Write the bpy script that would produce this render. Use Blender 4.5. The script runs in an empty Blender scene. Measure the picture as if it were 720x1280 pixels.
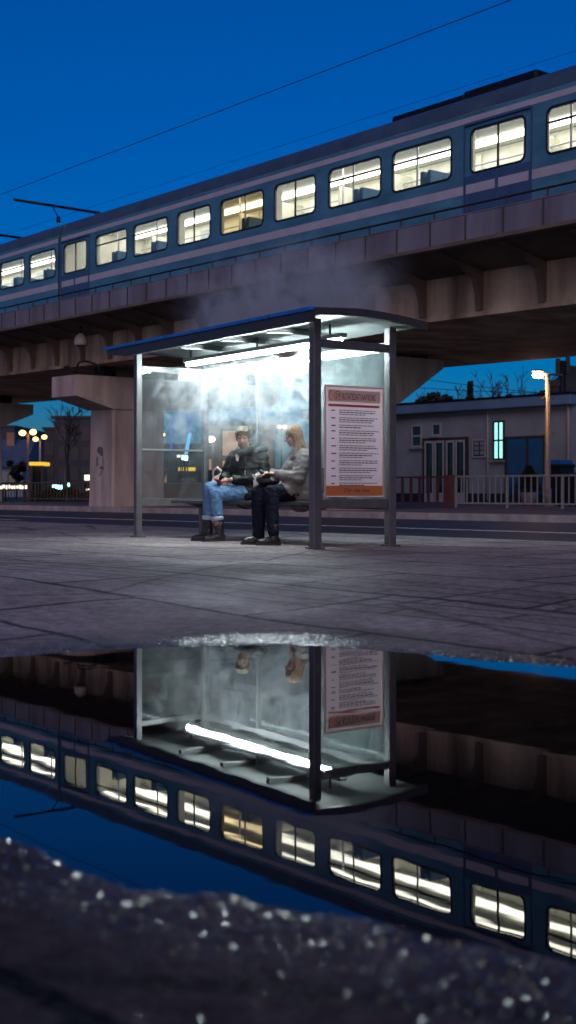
import bpy, bmesh, math, random
import numpy as np
from mathutils import Matrix, Vector, Euler, Quaternion

R = math.radians
sc = bpy.context.scene
COL = sc.collection
rnd = random.Random(7)

# ------------------------------------------------------------------ frames
F_PX, YH = 1594.0, 612.0          # focal length and horizon of a 720 px wide picture
CAM_H = 0.6


def rot_frame(ax, ay, ox=0.0, oy=0.0, oz=0.0, grade=0.0):
    x = Vector((ax, ay, -grade)).normalized()
    y = Vector((-ay, ax, 0)).normalized()
    z = x.cross(y).normalized()
    m = Matrix.Identity(4)
    for i, v in enumerate((x, y, z)):
        for j in range(3):
            m[j][i] = v[j]
    m[0][3], m[1][3], m[2][3] = ox, oy, oz
    return m


GZ = 0.010                                                    # level of the near pavement
SH = rot_frame(0.57, -0.8216, 0.27, 12.75, GZ)                # bus shelter: x along its length, y to its back
VI = rot_frame(0.616, -0.788, -18.58, 23.75, 1.25, 0.015)     # viaduct and train
RD = rot_frame(0.668, -0.744)                                 # road, kerbs, fences, low building


def at(px, Y, z=0.0):
    return Vector(((px - 360) / F_PX * Y, Y, z))


def zat(py, Y):
    return CAM_H - (py - YH) / F_PX * Y


def rdx(px, N):
    """x in the road frame of the point at normal distance N seen at column px"""
    t = (px - 360) / F_PX
    Y = N / (0.744 * t + 0.668)
    return 0.668 * t * Y - 0.744 * Y


# ------------------------------------------------------------------ materials
def node(nt, typ, **kw):
    n = nt.nodes.new(typ)
    for k, v in kw.items():
        if k in n.inputs:
            n.inputs[k].default_value = v
        else:
            setattr(n, k, v)
    return n


def mat(name, col, rough=0.6, metal=0.0, var=0.25, scale=6.0, bump=0.0, bscale=40.0, spec=0.5, dirt=None, stretch=None):
    """Principled material with two scales of noise in colour and roughness, optional dirt colour and bump"""
    m = bpy.data.materials.new(name)
    m.use_nodes = True
    nt = m.node_tree
    p = nt.nodes['Principled BSDF']
    tc = node(nt, 'ShaderNodeTexCoord')
    mp = node(nt, 'ShaderNodeMapping')
    if stretch:
        mp.inputs['Scale'].default_value = stretch
    nt.links.new(tc.outputs['Object'], mp.inputs['Vector'])
    n1 = node(nt, 'ShaderNodeTexNoise', Scale=scale, Detail=6.0, Roughness=0.6)
    nt.links.new(mp.outputs[0], n1.inputs['Vector'])
    rmp = node(nt, 'ShaderNodeValToRGB')
    d = dirt or tuple(c * (1 - var) for c in col)
    l = tuple(min(1, c * (1 + var * 0.6)) for c in col)
    rmp.color_ramp.elements[0].position = 0.3
    rmp.color_ramp.elements[1].position = 0.72
    rmp.color_ramp.elements[0].color = (*d, 1)
    rmp.color_ramp.elements[1].color = (*l, 1)
    nt.links.new(n1.outputs['Fac'], rmp.inputs[0])
    nt.links.new(rmp.outputs[0], p.inputs['Base Color'])
    mr = node(nt, 'ShaderNodeMapRange')
    mr.inputs['To Min'].default_value = max(0.03, rough - 0.12)
    mr.inputs['To Max'].default_value = min(1, rough + 0.12)
    nt.links.new(n1.outputs['Fac'], mr.inputs['Value'])
    nt.links.new(mr.outputs[0], p.inputs['Roughness'])
    p.inputs['Metallic'].default_value = metal
    p.inputs['Specular IOR Level'].default_value = spec
    if bump:
        n2 = node(nt, 'ShaderNodeTexNoise', Scale=bscale, Detail=5.0)
        nt.links.new(mp.outputs[0], n2.inputs['Vector'])
        b = node(nt, 'ShaderNodeBump', Strength=bump, Distance=0.02)
        nt.links.new(n2.outputs['Fac'], b.inputs['Height'])
        nt.links.new(b.outputs[0], p.inputs['Normal'])
    return m


def emit(name, col, s):
    m = bpy.data.materials.new(name)
    m.use_nodes = True
    nt = m.node_tree
    nt.nodes.remove(nt.nodes['Principled BSDF'])
    e = node(nt, 'ShaderNodeEmission', Color=(*col, 1), Strength=s)
    nt.links.new(e.outputs[0], nt.nodes['Material Output'].inputs[0])
    return m


def glass(name, tint=(0.93, 0.97, 0.96), refl=0.07, dirt=0.04, dcol=(0.75, 0.85, 0.85), rough=0.02, smear=3.0):
    """thin pane: clear straight through, fresnel reflection, a film of dirt and condensation"""
    m = bpy.data.materials.new(name)
    m.use_nodes = True
    nt = m.node_tree
    nt.nodes.remove(nt.nodes['Principled BSDF'])
    tr = node(nt, 'ShaderNodeBsdfTransparent', Color=(*tint, 1))
    gl = node(nt, 'ShaderNodeBsdfGlossy', Roughness=rough)
    fr = node(nt, 'ShaderNodeFresnel')
    geo = node(nt, 'ShaderNodeNewGeometry')
    ior = node(nt, 'ShaderNodeMapRange')          # same reflectance seen from either face
    ior.inputs['To Min'].default_value = 1.45; ior.inputs['To Max'].default_value = 1 / 1.45
    nt.links.new(geo.outputs['Backfacing'], ior.inputs['Value']); nt.links.new(ior.outputs[0], fr.inputs['IOR'])
    m1 = node(nt, 'ShaderNodeMixShader')
    mul = node(nt, 'ShaderNodeMath', operation='MULTIPLY_ADD')
    mul.inputs[1].default_value = 0.9
    mul.inputs[2].default_value = refl - 0.05
    nt.links.new(fr.outputs[0], mul.inputs[0])
    nt.links.new(mul.outputs[0], m1.inputs[0])
    nt.links.new(tr.outputs[0], m1.inputs[1])
    nt.links.new(gl.outputs[0], m1.inputs[2])
    df = node(nt, 'ShaderNodeBsdfDiffuse', Color=(*dcol, 1))
    tl = node(nt, 'ShaderNodeBsdfTranslucent', Color=(*dcol, 1))
    a = node(nt, 'ShaderNodeMixShader', Fac=0.5)
    nt.links.new(df.outputs[0], a.inputs[1])
    nt.links.new(tl.outputs[0], a.inputs[2])
    tc = node(nt, 'ShaderNodeTexCoord')
    n1 = node(nt, 'ShaderNodeTexNoise', Scale=smear, Detail=7.0, Roughness=0.65, Distortion=0.6)
    nt.links.new(tc.outputs['Object'], n1.inputs['Vector'])
    mr = node(nt, 'ShaderNodeMapRange')
    mr.inputs['From Min'].default_value = 0.35
    mr.inputs['From Max'].default_value = 0.75
    mr.inputs['To Min'].default_value = dirt * 0.25
    mr.inputs['To Max'].default_value = dirt * 2.0
    nt.links.new(n1.outputs['Fac'], mr.inputs['Value'])
    m2 = node(nt, 'ShaderNodeMixShader')
    nt.links.new(mr.outputs[0], m2.inputs[0])
    nt.links.new(m1.outputs[0], m2.inputs[1])
    nt.links.new(a.outputs[0], m2.inputs[2])
    nt.links.new(m2.outputs[0], nt.nodes['Material Output'].inputs[0])
    return m


# ------------------------------------------------------------------ mesh helpers
class MB:
    def __init__(self):
        self.v, self.f, self.s = [], [], []

    def add(self, vs, fs, smooth=False, M=None):
        o = len(self.v)
        for p in vs:
            p = Vector(p)
            self.v.append(M @ p if M else p)
        for f in fs:
            self.f.append([o + i for i in f])
            self.s.append(smooth)
        return self

    def box(self, x0, x1, y0, y1, z0, z1, M=None):
        if x0 > x1: x0, x1 = x1, x0
        if y0 > y1: y0, y1 = y1, y0
        if z0 > z1: z0, z1 = z1, z0
        v = [(x0, y0, z0), (x1, y0, z0), (x1, y1, z0), (x0, y1, z0), (x0, y0, z1), (x1, y0, z1), (x1, y1, z1), (x0, y1, z1)]
        f = [(0, 3, 2, 1), (4, 5, 6, 7), (0, 1, 5, 4), (1, 2, 6, 5), (2, 3, 7, 6), (3, 0, 4, 7)]
        return self.add(v, f, False, M)

    def bevbox(self, x0, x1, y0, y1, z0, z1, b=0.01, M=None):
        bm = bmesh.new()
        bmesh.ops.create_cube(bm, size=1.0)
        for v in bm.verts:
            v.co = Vector(((x0 + x1) / 2 + v.co.x * (x1 - x0), (y0 + y1) / 2 + v.co.y * (y1 - y0), (z0 + z1) / 2 + v.co.z * (z1 - z0)))
        bmesh.ops.bevel(bm, geom=list(bm.edges), offset=b, segments=2, affect='EDGES', profile=0.5)
        bm.verts.ensure_lookup_table()
        self.add([v.co.copy() for v in bm.verts], [[v.index for v in f.verts] for f in bm.faces], False, M)
        bm.free()
        return self

    def prism(self, poly, a, b, axis='x', M=None):
        """extrude a closed 2-D polygon along an axis: 'x' -> poly is (y,z); 'y' -> (x,z); 'z' -> (x,y)"""
        n = len(poly)
        def P(p, t):
            return (t, p[0], p[1]) if axis == 'x' else (p[0], t, p[1]) if axis == 'y' else (p[0], p[1], t)
        v = [P(p, a) for p in poly] + [P(p, b) for p in poly]
        f = [list(range(n))[::-1], list(range(n, 2 * n))] + [(i, (i + 1) % n, n + (i + 1) % n, n + i) for i in range(n)]
        return self.add(v, f, False, M)

    def tube(self, pts, rad, n=8, caps=True, M=None, smooth=True):
        pts = [Vector(p) for p in pts]
        if not hasattr(rad, '__len__'):
            rad = [rad] * len(pts)
        v, f = [], []
        prev = None
        for i, p in enumerate(pts):
            d = (pts[min(i + 1, len(pts) - 1)] - pts[max(i - 1, 0)]).normalized()
            if prev is None:
                a = d.orthogonal().normalized()
            else:
                a = (prev - d * prev.dot(d))
                a = a.normalized() if a.length > 1e-6 else d.orthogonal().normalized()
            prev = a
            b = d.cross(a)
            for k in range(n):
                t = 2 * math.pi * k / n
                v.append(p + (a * math.cos(t) + b * math.sin(t)) * rad[i])
        for i in range(len(pts) - 1):
            for k in range(n):
                f.append((i * n + k, i * n + (k + 1) % n, (i + 1) * n + (k + 1) % n, (i + 1) * n + k))
        self.add(v, f, smooth, M)
        if caps:
            o = len(self.v) - len(v)
            self.f.append([o + k for k in range(n)][::-1]); self.s.append(False)
            self.f.append([o + (len(pts) - 1) * n + k for k in range(n)]); self.s.append(False)
        return self

    def ball(self, c, r, nu=14, nv=9, M=None, rot=None):
        if not hasattr(r, '__len__'):
            r = (r, r, r)
        c = Vector(c)
        v, f = [], []
        for j in range(1, nv):
            ph = math.pi * j / nv
            for i in range(nu):
                t = 2 * math.pi * i / nu
                q = Vector((r[0] * math.sin(ph) * math.cos(t), r[1] * math.sin(ph) * math.sin(t), r[2] * math.cos(ph)))
                if rot: q = rot @ q
                v.append(c + q)
        top, bot = Vector((0, 0, r[2])), Vector((0, 0, -r[2]))
        if rot: top, bot = rot @ top, rot @ bot
        v += [c + top, c + bot]
        T, B = len(v) - 2, len(v) - 1
        for i in range(nu):
            f.append((T, i, (i + 1) % nu))
            f.append((B, (nv - 2) * nu + (i + 1) % nu, (nv - 2) * nu + i))
            for j in range(nv - 2):
                f.append((j * nu + i, (j + 1) * nu + i, (j + 1) * nu + (i + 1) % nu, j * nu + (i + 1) % nu))
        return self.add(v, f, True, M)

    def capsule(self, p0, r0, p1, r1, n=14):
        """tapered limb with round ends; used as raw volume for the voxel-merged figures"""
        p0, p1 = Vector(p0), Vector(p1)
        d = (p1 - p0)
        L = d.length or 1e-5
        d = d / L
        pts, rs = [], []
        for k in range(5):
            t = math.pi / 2 * (1 - k / 4)
            pts.append(p0 - d * r0 * math.sin(t)); rs.append(max(1e-4, r0 * math.cos(t)))
        for k in range(5):
            t = math.pi / 2 * k / 4
            pts.append(p1 + d * r1 * math.sin(t)); rs.append(max(1e-4, r1 * math.cos(t)))
        # drop doubled directions
        return self.tube(pts, rs, n)

    def mesh(self, name):
        me = bpy.data.meshes.new(name)
        me.from_pydata([tuple(p) for p in self.v], [], self.f)
        me.polygons.foreach_set('use_smooth', self.s)
        me.update()
        return me

    def build(self, name, m, parent=None, M=None):
        me = self.mesh(name)
        o = bpy.data.objects.new(name, me)
        COL.objects.link(o)
        for mm in (m if isinstance(m, (list, tuple)) else [m]):
            me.materials.append(mm)
        if parent: o.parent = parent
        if M is not None: o.matrix_world = M
        return o


def tag(o, label=None, cat=None, group=None, kind=None):
    if label: o['label'] = label
    if cat: o['category'] = cat
    if group: o['group'] = group
    if kind: o['kind'] = kind
    return o


def thing(name, label, cat, M=None, group=None):
    o = bpy.data.objects.new(name, None)
    o.empty_display_size = 0.2
    COL.objects.link(o)
    if M is not None: o.matrix_world = M
    return tag(o, label, cat, group)


def copy_tree(o, parent=None):
    c = o.copy(); COL.objects.link(c); c.parent = parent
    for ch in list(o.children):
        copy_tree(ch, c)
    return c


def T(x, y, z=0.0, rz=0.0):
    return Matrix.Translation((x, y, z)) @ Matrix.Rotation(rz, 4, 'Z')


# numpy value noise
class VN:
    def __init__(self, seed):
        self.g = np.random.RandomState(seed).rand(256, 256).astype(np.float32)

    def __call__(self, x, y):
        xi, yi = np.floor(x).astype(np.int64), np.floor(y).astype(np.int64)
        fx, fy = x - xi, y - yi
        fx, fy = fx * fx * (3 - 2 * fx), fy * fy * (3 - 2 * fy)
        g = self.g
        a, b = g[xi & 255, yi & 255], g[(xi + 1) & 255, yi & 255]
        c, d = g[xi & 255, (yi + 1) & 255], g[(xi + 1) & 255, (yi + 1) & 255]
        return (a * (1 - fx) + b * fx) * (1 - fy) + (c * (1 - fx) + d * fx) * fy - 0.5


# ------------------------------------------------------------------ materials in use
M_frame = mat('shelter_metal', (0.13, 0.13, 0.135), 0.42, 0.3, 0.2, 9, 0.05, 80)
M_roofin = mat('roof_lining', (0.19, 0.215, 0.21), 0.55, 0.0, 0.15, 4)
M_fascia = mat('roof_fascia', (0.05, 0.05, 0.055), 0.45, 0.2, 0.2, 6)
M_blue = mat('blue_trim', (0.015, 0.16, 0.58), 0.3, 0.0, 0.12, 8)
M_glass = glass('shelter_glass', dirt=0.06, dcol=(0.6, 0.72, 0.74))
M_tube = emit('tube_light', (0.84, 0.98, 1.0), 260.0)
M_bench = mat('bench_slats', (0.10, 0.115, 0.11), 0.35, 0.2, 0.25, 14, 0.05, 50)
M_black = mat('black_plastic', (0.012, 0.013, 0.014), 0.45, 0, 0.2, 12)
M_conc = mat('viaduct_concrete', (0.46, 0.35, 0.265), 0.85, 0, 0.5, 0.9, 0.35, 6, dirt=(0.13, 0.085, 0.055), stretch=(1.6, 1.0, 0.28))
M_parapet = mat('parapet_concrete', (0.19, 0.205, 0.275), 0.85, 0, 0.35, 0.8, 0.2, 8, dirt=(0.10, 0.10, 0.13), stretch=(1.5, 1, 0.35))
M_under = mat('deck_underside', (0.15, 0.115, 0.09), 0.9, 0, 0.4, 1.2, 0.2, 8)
M_pier = mat('pier_concrete', (0.50, 0.45, 0.43), 0.85, 0, 0.4, 1.3, 0.25, 9, dirt=(0.28, 0.23, 0.21), stretch=(1.4, 1.4, 0.3))
M_iron = mat('dark_iron', (0.02, 0.02, 0.022), 0.5, 0.6, 0.3, 20)
M_train = mat('train_blue', (0.075, 0.225, 0.35), 0.40, 0.0, 0.4, 1.6, stretch=(0.5, 1, 1.4))
M_troof = mat('train_roof', (0.05, 0.095, 0.16), 0.55, 0.0, 0.3, 2.0)
M_stripe = mat('train_stripe', (0.44, 0.44, 0.54), 0.45, 0, 0.12, 3)
M_door = mat('train_door', (0.05, 0.10, 0.22), 0.42, 0, 0.2, 4)
M_cream = mat('coach_lining', (0.76, 0.75, 0.66), 0.5, 0, 0.15, 3)
M_ceil = mat('coach_ceiling', (0.80, 0.80, 0.74), 0.5, 0, 0.08, 3)
M_strip = emit('coach_strip_light', (1.0, 0.98, 0.85), 9.5)
M_seat = mat('coach_seat', (0.06, 0.17, 0.32), 0.7, 0, 0.3, 8)
M_tglass = glass('coach_glass', tint=(0.92, 0.93, 0.88), refl=0.06, dirt=0.03)
M_tbrown = glass('coach_glass_brown', tint=(0.62, 0.50, 0.30), refl=0.06, dirt=0.05, dcol=(0.4, 0.35, 0.25))
M_road = mat('asphalt', (0.055, 0.052, 0.06), 0.55, 0, 0.3, 1.2, 0.15, 60)
M_paint = mat('road_paint', (0.62, 0.62, 0.66), 0.6, 0, 0.45, 5)
M_kerb = mat('kerb_stone', (0.36, 0.33, 0.32), 0.7, 0, 0.4, 3, 0.2, 20)
M_farpav = mat('far_paving', (0.20, 0.17, 0.16), 0.8, 0, 0.4, 0.8, 0.1, 20)
M_ground = mat('far_ground', (0.06, 0.06, 0.055), 0.9, 0, 0.4, 0.2)
M_hill = mat('hill_scrub', (0.03, 0.04, 0.035), 0.95, 0, 0.4, 0.3)
M_wfence = mat('white_railing', (0.55, 0.53, 0.50), 0.5, 0, 0.25, 6)
M_gfence = mat('grey_railing', (0.20, 0.18, 0.16), 0.55, 0.1, 0.3, 5)
M_rfence = mat('red_fence', (0.24, 0.10, 0.09), 0.6, 0, 0.3, 6)
M_render = mat('wall_render', (0.28, 0.34, 0.41), 0.8, 0, 0.25, 0.8, 0.1, 12)  # white wall; blue of the sky light is mixed into its colour
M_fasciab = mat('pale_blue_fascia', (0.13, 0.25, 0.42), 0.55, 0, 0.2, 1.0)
M_darkwall = mat('dark_cladding', (0.016, 0.023, 0.042), 0.6, 0, 0.3, 0.5)
M_brick = mat('orange_render', (0.40, 0.23, 0.14), 0.85, 0, 0.3, 0.7)
M_skyglass = mat('sky_painted_glass', (0.015, 0.085, 0.28), 0.08, 0, 0.25, 1.5, spec=0.8)  # blue base colour stands in for the sky reflected in the pane
M_winoff = mat('office_glass', (0.02, 0.03, 0.05), 0.5, 0, 0.2, 3)
M_winglass = mat('dark_window', (0.012, 0.022, 0.04), 0.06, 0, 0.2, 3, spec=0.8)
M_frameL = mat('pale_joinery', (0.42, 0.46, 0.50), 0.5, 0, 0.15, 6)
M_frameD = mat('dark_joinery', (0.05, 0.04, 0.035), 0.5, 0, 0.2, 6)
M_pole = mat('lamp_pole', (0.42, 0.38, 0.34), 0.5, 0.2, 0.25, 6)
M_bark = mat('bark', (0.035, 0.03, 0.026), 0.9, 0, 0.3, 8)
M_leafd = mat('dark_foliage', (0.02, 0.03, 0.02), 0.8, 0, 0.4, 3)
M_leafy = mat('yellowing_foliage', (0.16, 0.13, 0.03), 0.8, 0, 0.4, 3)
E_warm = emit('sodium_lamp', (1.0, 0.50, 0.15), 6.0)
E_white = emit('white_lamp', (1.0, 0.82, 0.58), 5.0)
E_cyan = emit('cyan_window', (0.35, 1.0, 0.92), 1.5)
E_cyanlamp = emit('cyan_lamp', (0.25, 0.85, 1.0), 9.0)
E_blueneon = emit('blue_neon', (0.06, 0.20, 1.0), 0.5)
E_sign = emit('lit_sign', (1.0, 0.88, 0.72), 1.8)
E_yellow = emit('yellow_fascia', (1.0, 0.62, 0.06), 1.0)
E_orangewin = emit('orange_window', (1.0, 0.50, 0.28), 0.55)

# ------------------------------------------------------------------ ground, puddle, road
N_KERB, N_LINE, N_FAR = 11.84, 14.93, 19.6


def interp(x, tab):
    xs = np.array([t[0] for t in tab]); ys = np.array([t[1] for t in tab])
    return np.interp(x, xs, ys)


FAR_SHORE = [(-6, 2.9), (-4, 3.4), (-2.5, 4.15), (-1.5, 4.42), (-1.03, 4.55), (-.72, 4.76), (-.37, 4.87), (0, 4.91), (.18, 4.87), (.41, 4.72), (.67, 4.47), (.97, 4.29), (1.6, 4.0), (2.5, 3.6), (4, 2.9), (6, 2.5)]
NEAR_SHORE = [(-6, 3.2), (-4, 3.0), (-2.5, 2.75), (-1.2, 2.45), (-.48, 2.19), (-.34, 2.05), (-.22, 1.91), (-.02, 1.81), (.17, 1.71), (.37, 1.645), (1.0, 1.5), (2.5, 1.7), (4, 2.6), (6, 2.9)]


WZ = -0.10                     # water level: the pavement dips gently towards the puddle
FAR_SHORE = [(a * (CAM_H - WZ) / CAM_H, b * (CAM_H - WZ) / CAM_H) for a, b in FAR_SHORE]
NEAR_SHORE = [(a * (CAM_H - WZ) / CAM_H, b * (CAM_H - WZ) / CAM_H) for a, b in NEAR_SHORE]


def pavement():
    ox, oy = 0.0, -1.5
    th = np.concatenate([np.linspace(-1.30, -0.36, 70)[:-1], np.linspace(-0.36, 0.36, 620), np.linspace(0.36, 1.40, 70)[1:]])
    r = np.concatenate([np.arange(2.2, 2.9, 0.02), np.arange(2.9, 4.55, 0.0045), np.arange(4.55, 6.2, 0.04), np.arange(6.2, 7.9, 0.006)])
    ext = [r[-1]]
    st = 0.006
    while ext[-1] < 14.0:
        ext.append(ext[-1] + st); st = min(0.06, st * 1.02)
    n_fix = len(r)
    r = np.concatenate([r, np.array(ext[1:])])
    # far rows stretch out to the kerb line
    dirx, diry = np.sin(th), np.cos(th)
    dn = 0.744 * dirx + 0.668 * diry
    R_k = np.where(dn > 0.05, (N_KERB + 0.668 * 1.5) / np.maximum(dn, 0.05), 90.0)
    R_k = np.clip(R_k, 8.5, 90.0)
    r0, r1 = r[n_fix - 1], r[-1]
    w = np.clip((r - r0) / (r1 - r0), 0, 1)
    RR = np.where((r <= r0)[:, None], r[:, None], r0 + (R_k[None, :] - r0) * w[:, None] ** 1.0)
    X = ox + RR * dirx[None, :]
    Y = oy + RR * diry[None, :]
    n1, n2, n3, n4 = VN(1), VN(2), VN(3), VN(4)
    wob = 0.10 * n1(X * 2.2, Y * 2.2) + 0.06 * n2(X * 7, Y * 7) + 0.035 * n3(X * 21, Y * 21)
    din = np.minimum(Y - interp(X, NEAR_SHORE), interp(X, FAR_SHORE) - Y) + wob
    out = np.maximum(-din, 0)
    near = np.clip((3.0 - Y) / 0.4, 0, 1)
    rise = np.clip(out / 3.6, 0, 1); rise = rise * rise * (3 - 2 * rise)
    Z = WZ + np.where(din > 0, -0.035 * np.clip(din / 0.25, 0, 1) ** 0.8, 0.012 * np.clip(out / 0.45, 0, 1) ** 0.8 + (GZ - WZ - 0.012) * rise)
    grain = 0.55 * np.abs(n2(X * 95, Y * 95)) + 0.45 * n3(X * 45, Y * 45) + 0.4 * n4(X * 170, Y * 170)
    stones = np.maximum(0, n1(X * 60, Y * 60) + 0.05) ** 1.0
    amp = 0.0030 - 0.0016 * np.clip(1.2 - out / 0.4, 0, 1) * (Y > 4) + 0.0035 * near + 0.001 * np.clip(1 - out / 0.3, 0, 1) * (Y > 4)
    rs = np.random.RandomState(11)
    jit = rs.uniform(-1, 1, X.shape) * (0.00055 * near + 0.0006 * np.clip(1.3 - out / 0.3, 0, 1) * (Y > 4))
    fade = np.clip((14 - Y) / 8, 0.25, 1)
    Z = Z + grain * amp * fade + stones * 0.006 * near + jit * (din < 0.03)
    Z = Z + 0.004 * n4(X * 1.3, Y * 1.3) * np.clip(out / 0.5, 0, 1)
    edge = np.ones_like(Z); edge[-2:, :] = 0
    Z = Z * edge + (1 - edge) * GZ
    wet = np.clip(1 - out / 0.75 + 0.5 * n1(X * 3, Y * 3), 0, 1)
    wet = np.maximum(wet, near)
    pg = np.clip(1.1 - out / np.where(Y > 4, 0.34, 0.36) + 0.7 * n1(X * 4, Y * 4), 0.0, 1) * np.where(Y > 4, 0.45, 0.60) + 0.015 * near
    nr, nc = RR.shape
    co = np.stack([X, Y, Z], -1).reshape(-1, 3).astype(np.float32)
    idx = np.arange(nr * nc).reshape(nr, nc)
    q = np.stack([idx[:-1, :-1], idx[:-1, 1:], idx[1:, 1:], idx[1:, :-1]], -1).reshape(-1, 4)[:, ::-1]
    me = bpy.data.meshes.new('pavement')
    me.vertices.add(len(co)); me.vertices.foreach_set('co', co.ravel())
    me.loops.add(q.size); me.loops.foreach_set('vertex_index', q.ravel().astype(np.int32))
    me.polygons.add(len(q)); me.polygons.foreach_set('loop_start', np.arange(0, q.size, 4, dtype=np.int32))
    wq = wet.ravel()[q[:, 0]]
    me.polygons.foreach_set('use_smooth', (wq < 0.55))
    at_ = me.attributes.new('wet', 'FLOAT', 'POINT'); at_.data.foreach_set('value', wet.ravel().astype(np.float32))
    gl = (rs.rand(len(q)) < pg.ravel()[q[:, 0]]).astype(np.float32)
    ag = me.attributes.new('gloss', 'FLOAT', 'FACE'); ag.data.foreach_set('value', gl)
    me.update(); me.validate()
    o = bpy.data.objects.new('pavement', me); COL.objects.link(o)
    tag(o, kind='structure')
    # material: worn slabs, wet near the puddle
    m = bpy.data.materials.new('pavement'); m.use_nodes = True
    nt = m.node_tree; p = nt.nodes['Principled BSDF']; L = nt.links.new
    tc = node(nt, 'ShaderNodeTexCoord')
    mp = node(nt, 'ShaderNodeMapping'); mp.inputs['Rotation'].default_value = (0, 0, R(48)); mp.inputs['Location'].default_value = (0.37, 0.2, 0)
    L(tc.outputs['Object'], mp.inputs['Vector'])
    wn = node(nt, 'ShaderNodeTexNoise', Scale=1.4, Detail=3.0)
    L(tc.outputs['Object'], wn.inputs['Vector'])
    wv = node(nt, 'ShaderNodeVectorMath', operation='MULTIPLY_ADD')
    wv.inputs[1].default_value = (0.12, 0.12, 0)
    L(wn.outputs['Color'], wv.inputs[0]); L(mp.outputs[0], wv.inputs[2])
    br = node(nt, 'ShaderNodeTexBrick', Scale=1.0)
    br.inputs['Mortar Size'].default_value = 0.026
    br.inputs['Mortar Smooth'].default_value = 0.3
    br.inputs['Brick Width'].default_value = 1.9
    br.inputs['Row Height'].default_value = 1.15
    br.inputs['Color1'].default_value = (0.36, 0.30, 0.295, 1)
    br.inputs['Color2'].default_value = (0.285, 0.235, 0.23, 1)
    br.inputs['Mortar'].default_value = (0.03, 0.027, 0.03, 1)
    L(wv.outputs[0], br.inputs['Vector'])
    big = node(nt, 'ShaderNodeTexNoise', Scale=0.9, Detail=8.0, Roughness=0.62)
    L(tc.outputs['Object'], big.inputs['Vector'])
    fine = node(nt, 'ShaderNodeTexNoise', Scale=120.0, Detail=3.0)
    L(tc.outputs['Object'], fine.inputs['Vector'])
    rb = node(nt, 'ShaderNodeMapRange'); rb.inputs['From Min'].default_value = 0.3; rb.inputs['From Max'].default_value = 0.7
    rb.inputs['To Min'].default_value = 0.62; rb.inputs['To Max'].default_value = 1.2
    L(big.outputs['Fac'], rb.inputs['Value'])
    rf = node(nt, 'ShaderNodeMapRange'); rf.inputs['To Min'].default_value = 0.55; rf.inputs['To Max'].default_value = 1.45
    L(fine.outputs['Fac'], rf.inputs['Value'])
    mm = node(nt, 'ShaderNodeMath', operation='MULTIPLY'); L(rb.outputs[0], mm.inputs[0]); L(rf.outputs[0], mm.inputs[1])
    wa = node(nt, 'ShaderNodeAttribute', attribute_name='wet')
    wd = node(nt, 'ShaderNodeMapRange'); wd.inputs['To Min'].default_value = 1.0; wd.inputs['To Max'].default_value = 0.17
    L(wa.outputs['Fac'], wd.inputs['Value'])
    mid = node(nt, 'ShaderNodeTexNoise', Scale=13.0, Detail=9.0, Roughness=0.75)
    L(tc.outputs['Object'], mid.inputs['Vector'])
    rm = node(nt, 'ShaderNodeMapRange'); rm.inputs['From Min'].default_value = 0.32; rm.inputs['From Max'].default_value = 0.68
    rm.inputs['To Min'].default_value = 0.40; rm.inputs['To Max'].default_value = 1.5
    L(mid.outputs['Fac'], rm.inputs['Value'])
    # a band of small grooved pavers running parallel to the road
    mp2 = node(nt, 'ShaderNodeMapping'); mp2.inputs['Rotation'].default_value = (0, 0, R(46.5))
    L(tc.outputs['Object'], mp2.inputs['Vector'])
    b2 = node(nt, 'ShaderNodeTexBrick', Scale=1.0)
    b2.inputs['Mortar Size'].default_value = 0.014; b2.inputs['Brick Width'].default_value = 1.3; b2.inputs['Row Height'].default_value = 0.21
    b2.inputs['Color1'].default_value = (1, 1, 1, 1); b2.inputs['Color2'].default_value = (0.72, 0.72, 0.72, 1); b2.inputs['Mortar'].default_value = (0.22, 0.22, 0.22, 1)
    v2 = node(nt, 'ShaderNodeVectorMath', operation='MULTIPLY_ADD'); v2.inputs[1].default_value = (0.05, 0.05, 0)
    L(wn.outputs['Color'], v2.inputs[0]); L(mp2.outputs[0], v2.inputs[2]); L(v2.outputs[0], b2.inputs['Vector'])
    dt = node(nt, 'ShaderNodeVectorMath', operation='DOT_PRODUCT'); dt.inputs[1].default_value = (0.744, 0.668, 0)
    L(tc.outputs['Object'], dt.inputs[0])
    c1 = node(nt, 'ShaderNodeMath', operation='COMPARE'); c1.inputs[1].default_value = 5.5; c1.inputs[2].default_value = 0.74
    L(dt.outputs['Value'], c1.inputs[0])
    bx = node(nt, 'ShaderNodeMix', data_type='FLOAT'); bx.inputs[2].default_value = 1.0
    L(c1.outputs[0], bx.inputs[0]); L(b2.outputs['Color'], bx.inputs[3])
    mk1 = node(nt, 'ShaderNodeMath', operation='MULTIPLY'); L(rm.outputs[0], mk1.inputs[0]); L(bx.outputs[0], mk1.inputs[1])
    mk2 = node(nt, 'ShaderNodeMath', operation='MULTIPLY'); L(mk1.outputs[0], mk2.inputs[0]); L(mm.outputs[0], mk2.inputs[1])
    m3 = node(nt, 'ShaderNodeMath', operation='MULTIPLY'); L(mk2.outputs[0], m3.inputs[0]); L(wd.outputs[0], m3.inputs[1])
    # cracks
    vo = node(nt, 'ShaderNodeTexVoronoi', Scale=0.33, feature='DISTANCE_TO_EDGE')
    L(wv.outputs[0], vo.inputs['Vector'])
    cr = node(nt, 'ShaderNodeMapRange'); cr.inputs['From Max'].default_value = 0.012; cr.inputs['To Min'].default_value = 0.35; cr.inputs['To Max'].default_value = 1.0
    L(vo.outputs['Distance'], cr.inputs['Value'])
    m4 = node(nt, 'ShaderNodeMath', operation='MULTIPLY'); L(m3.outputs[0], m4.inputs[0]); L(cr.outputs[0], m4.inputs[1])
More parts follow.
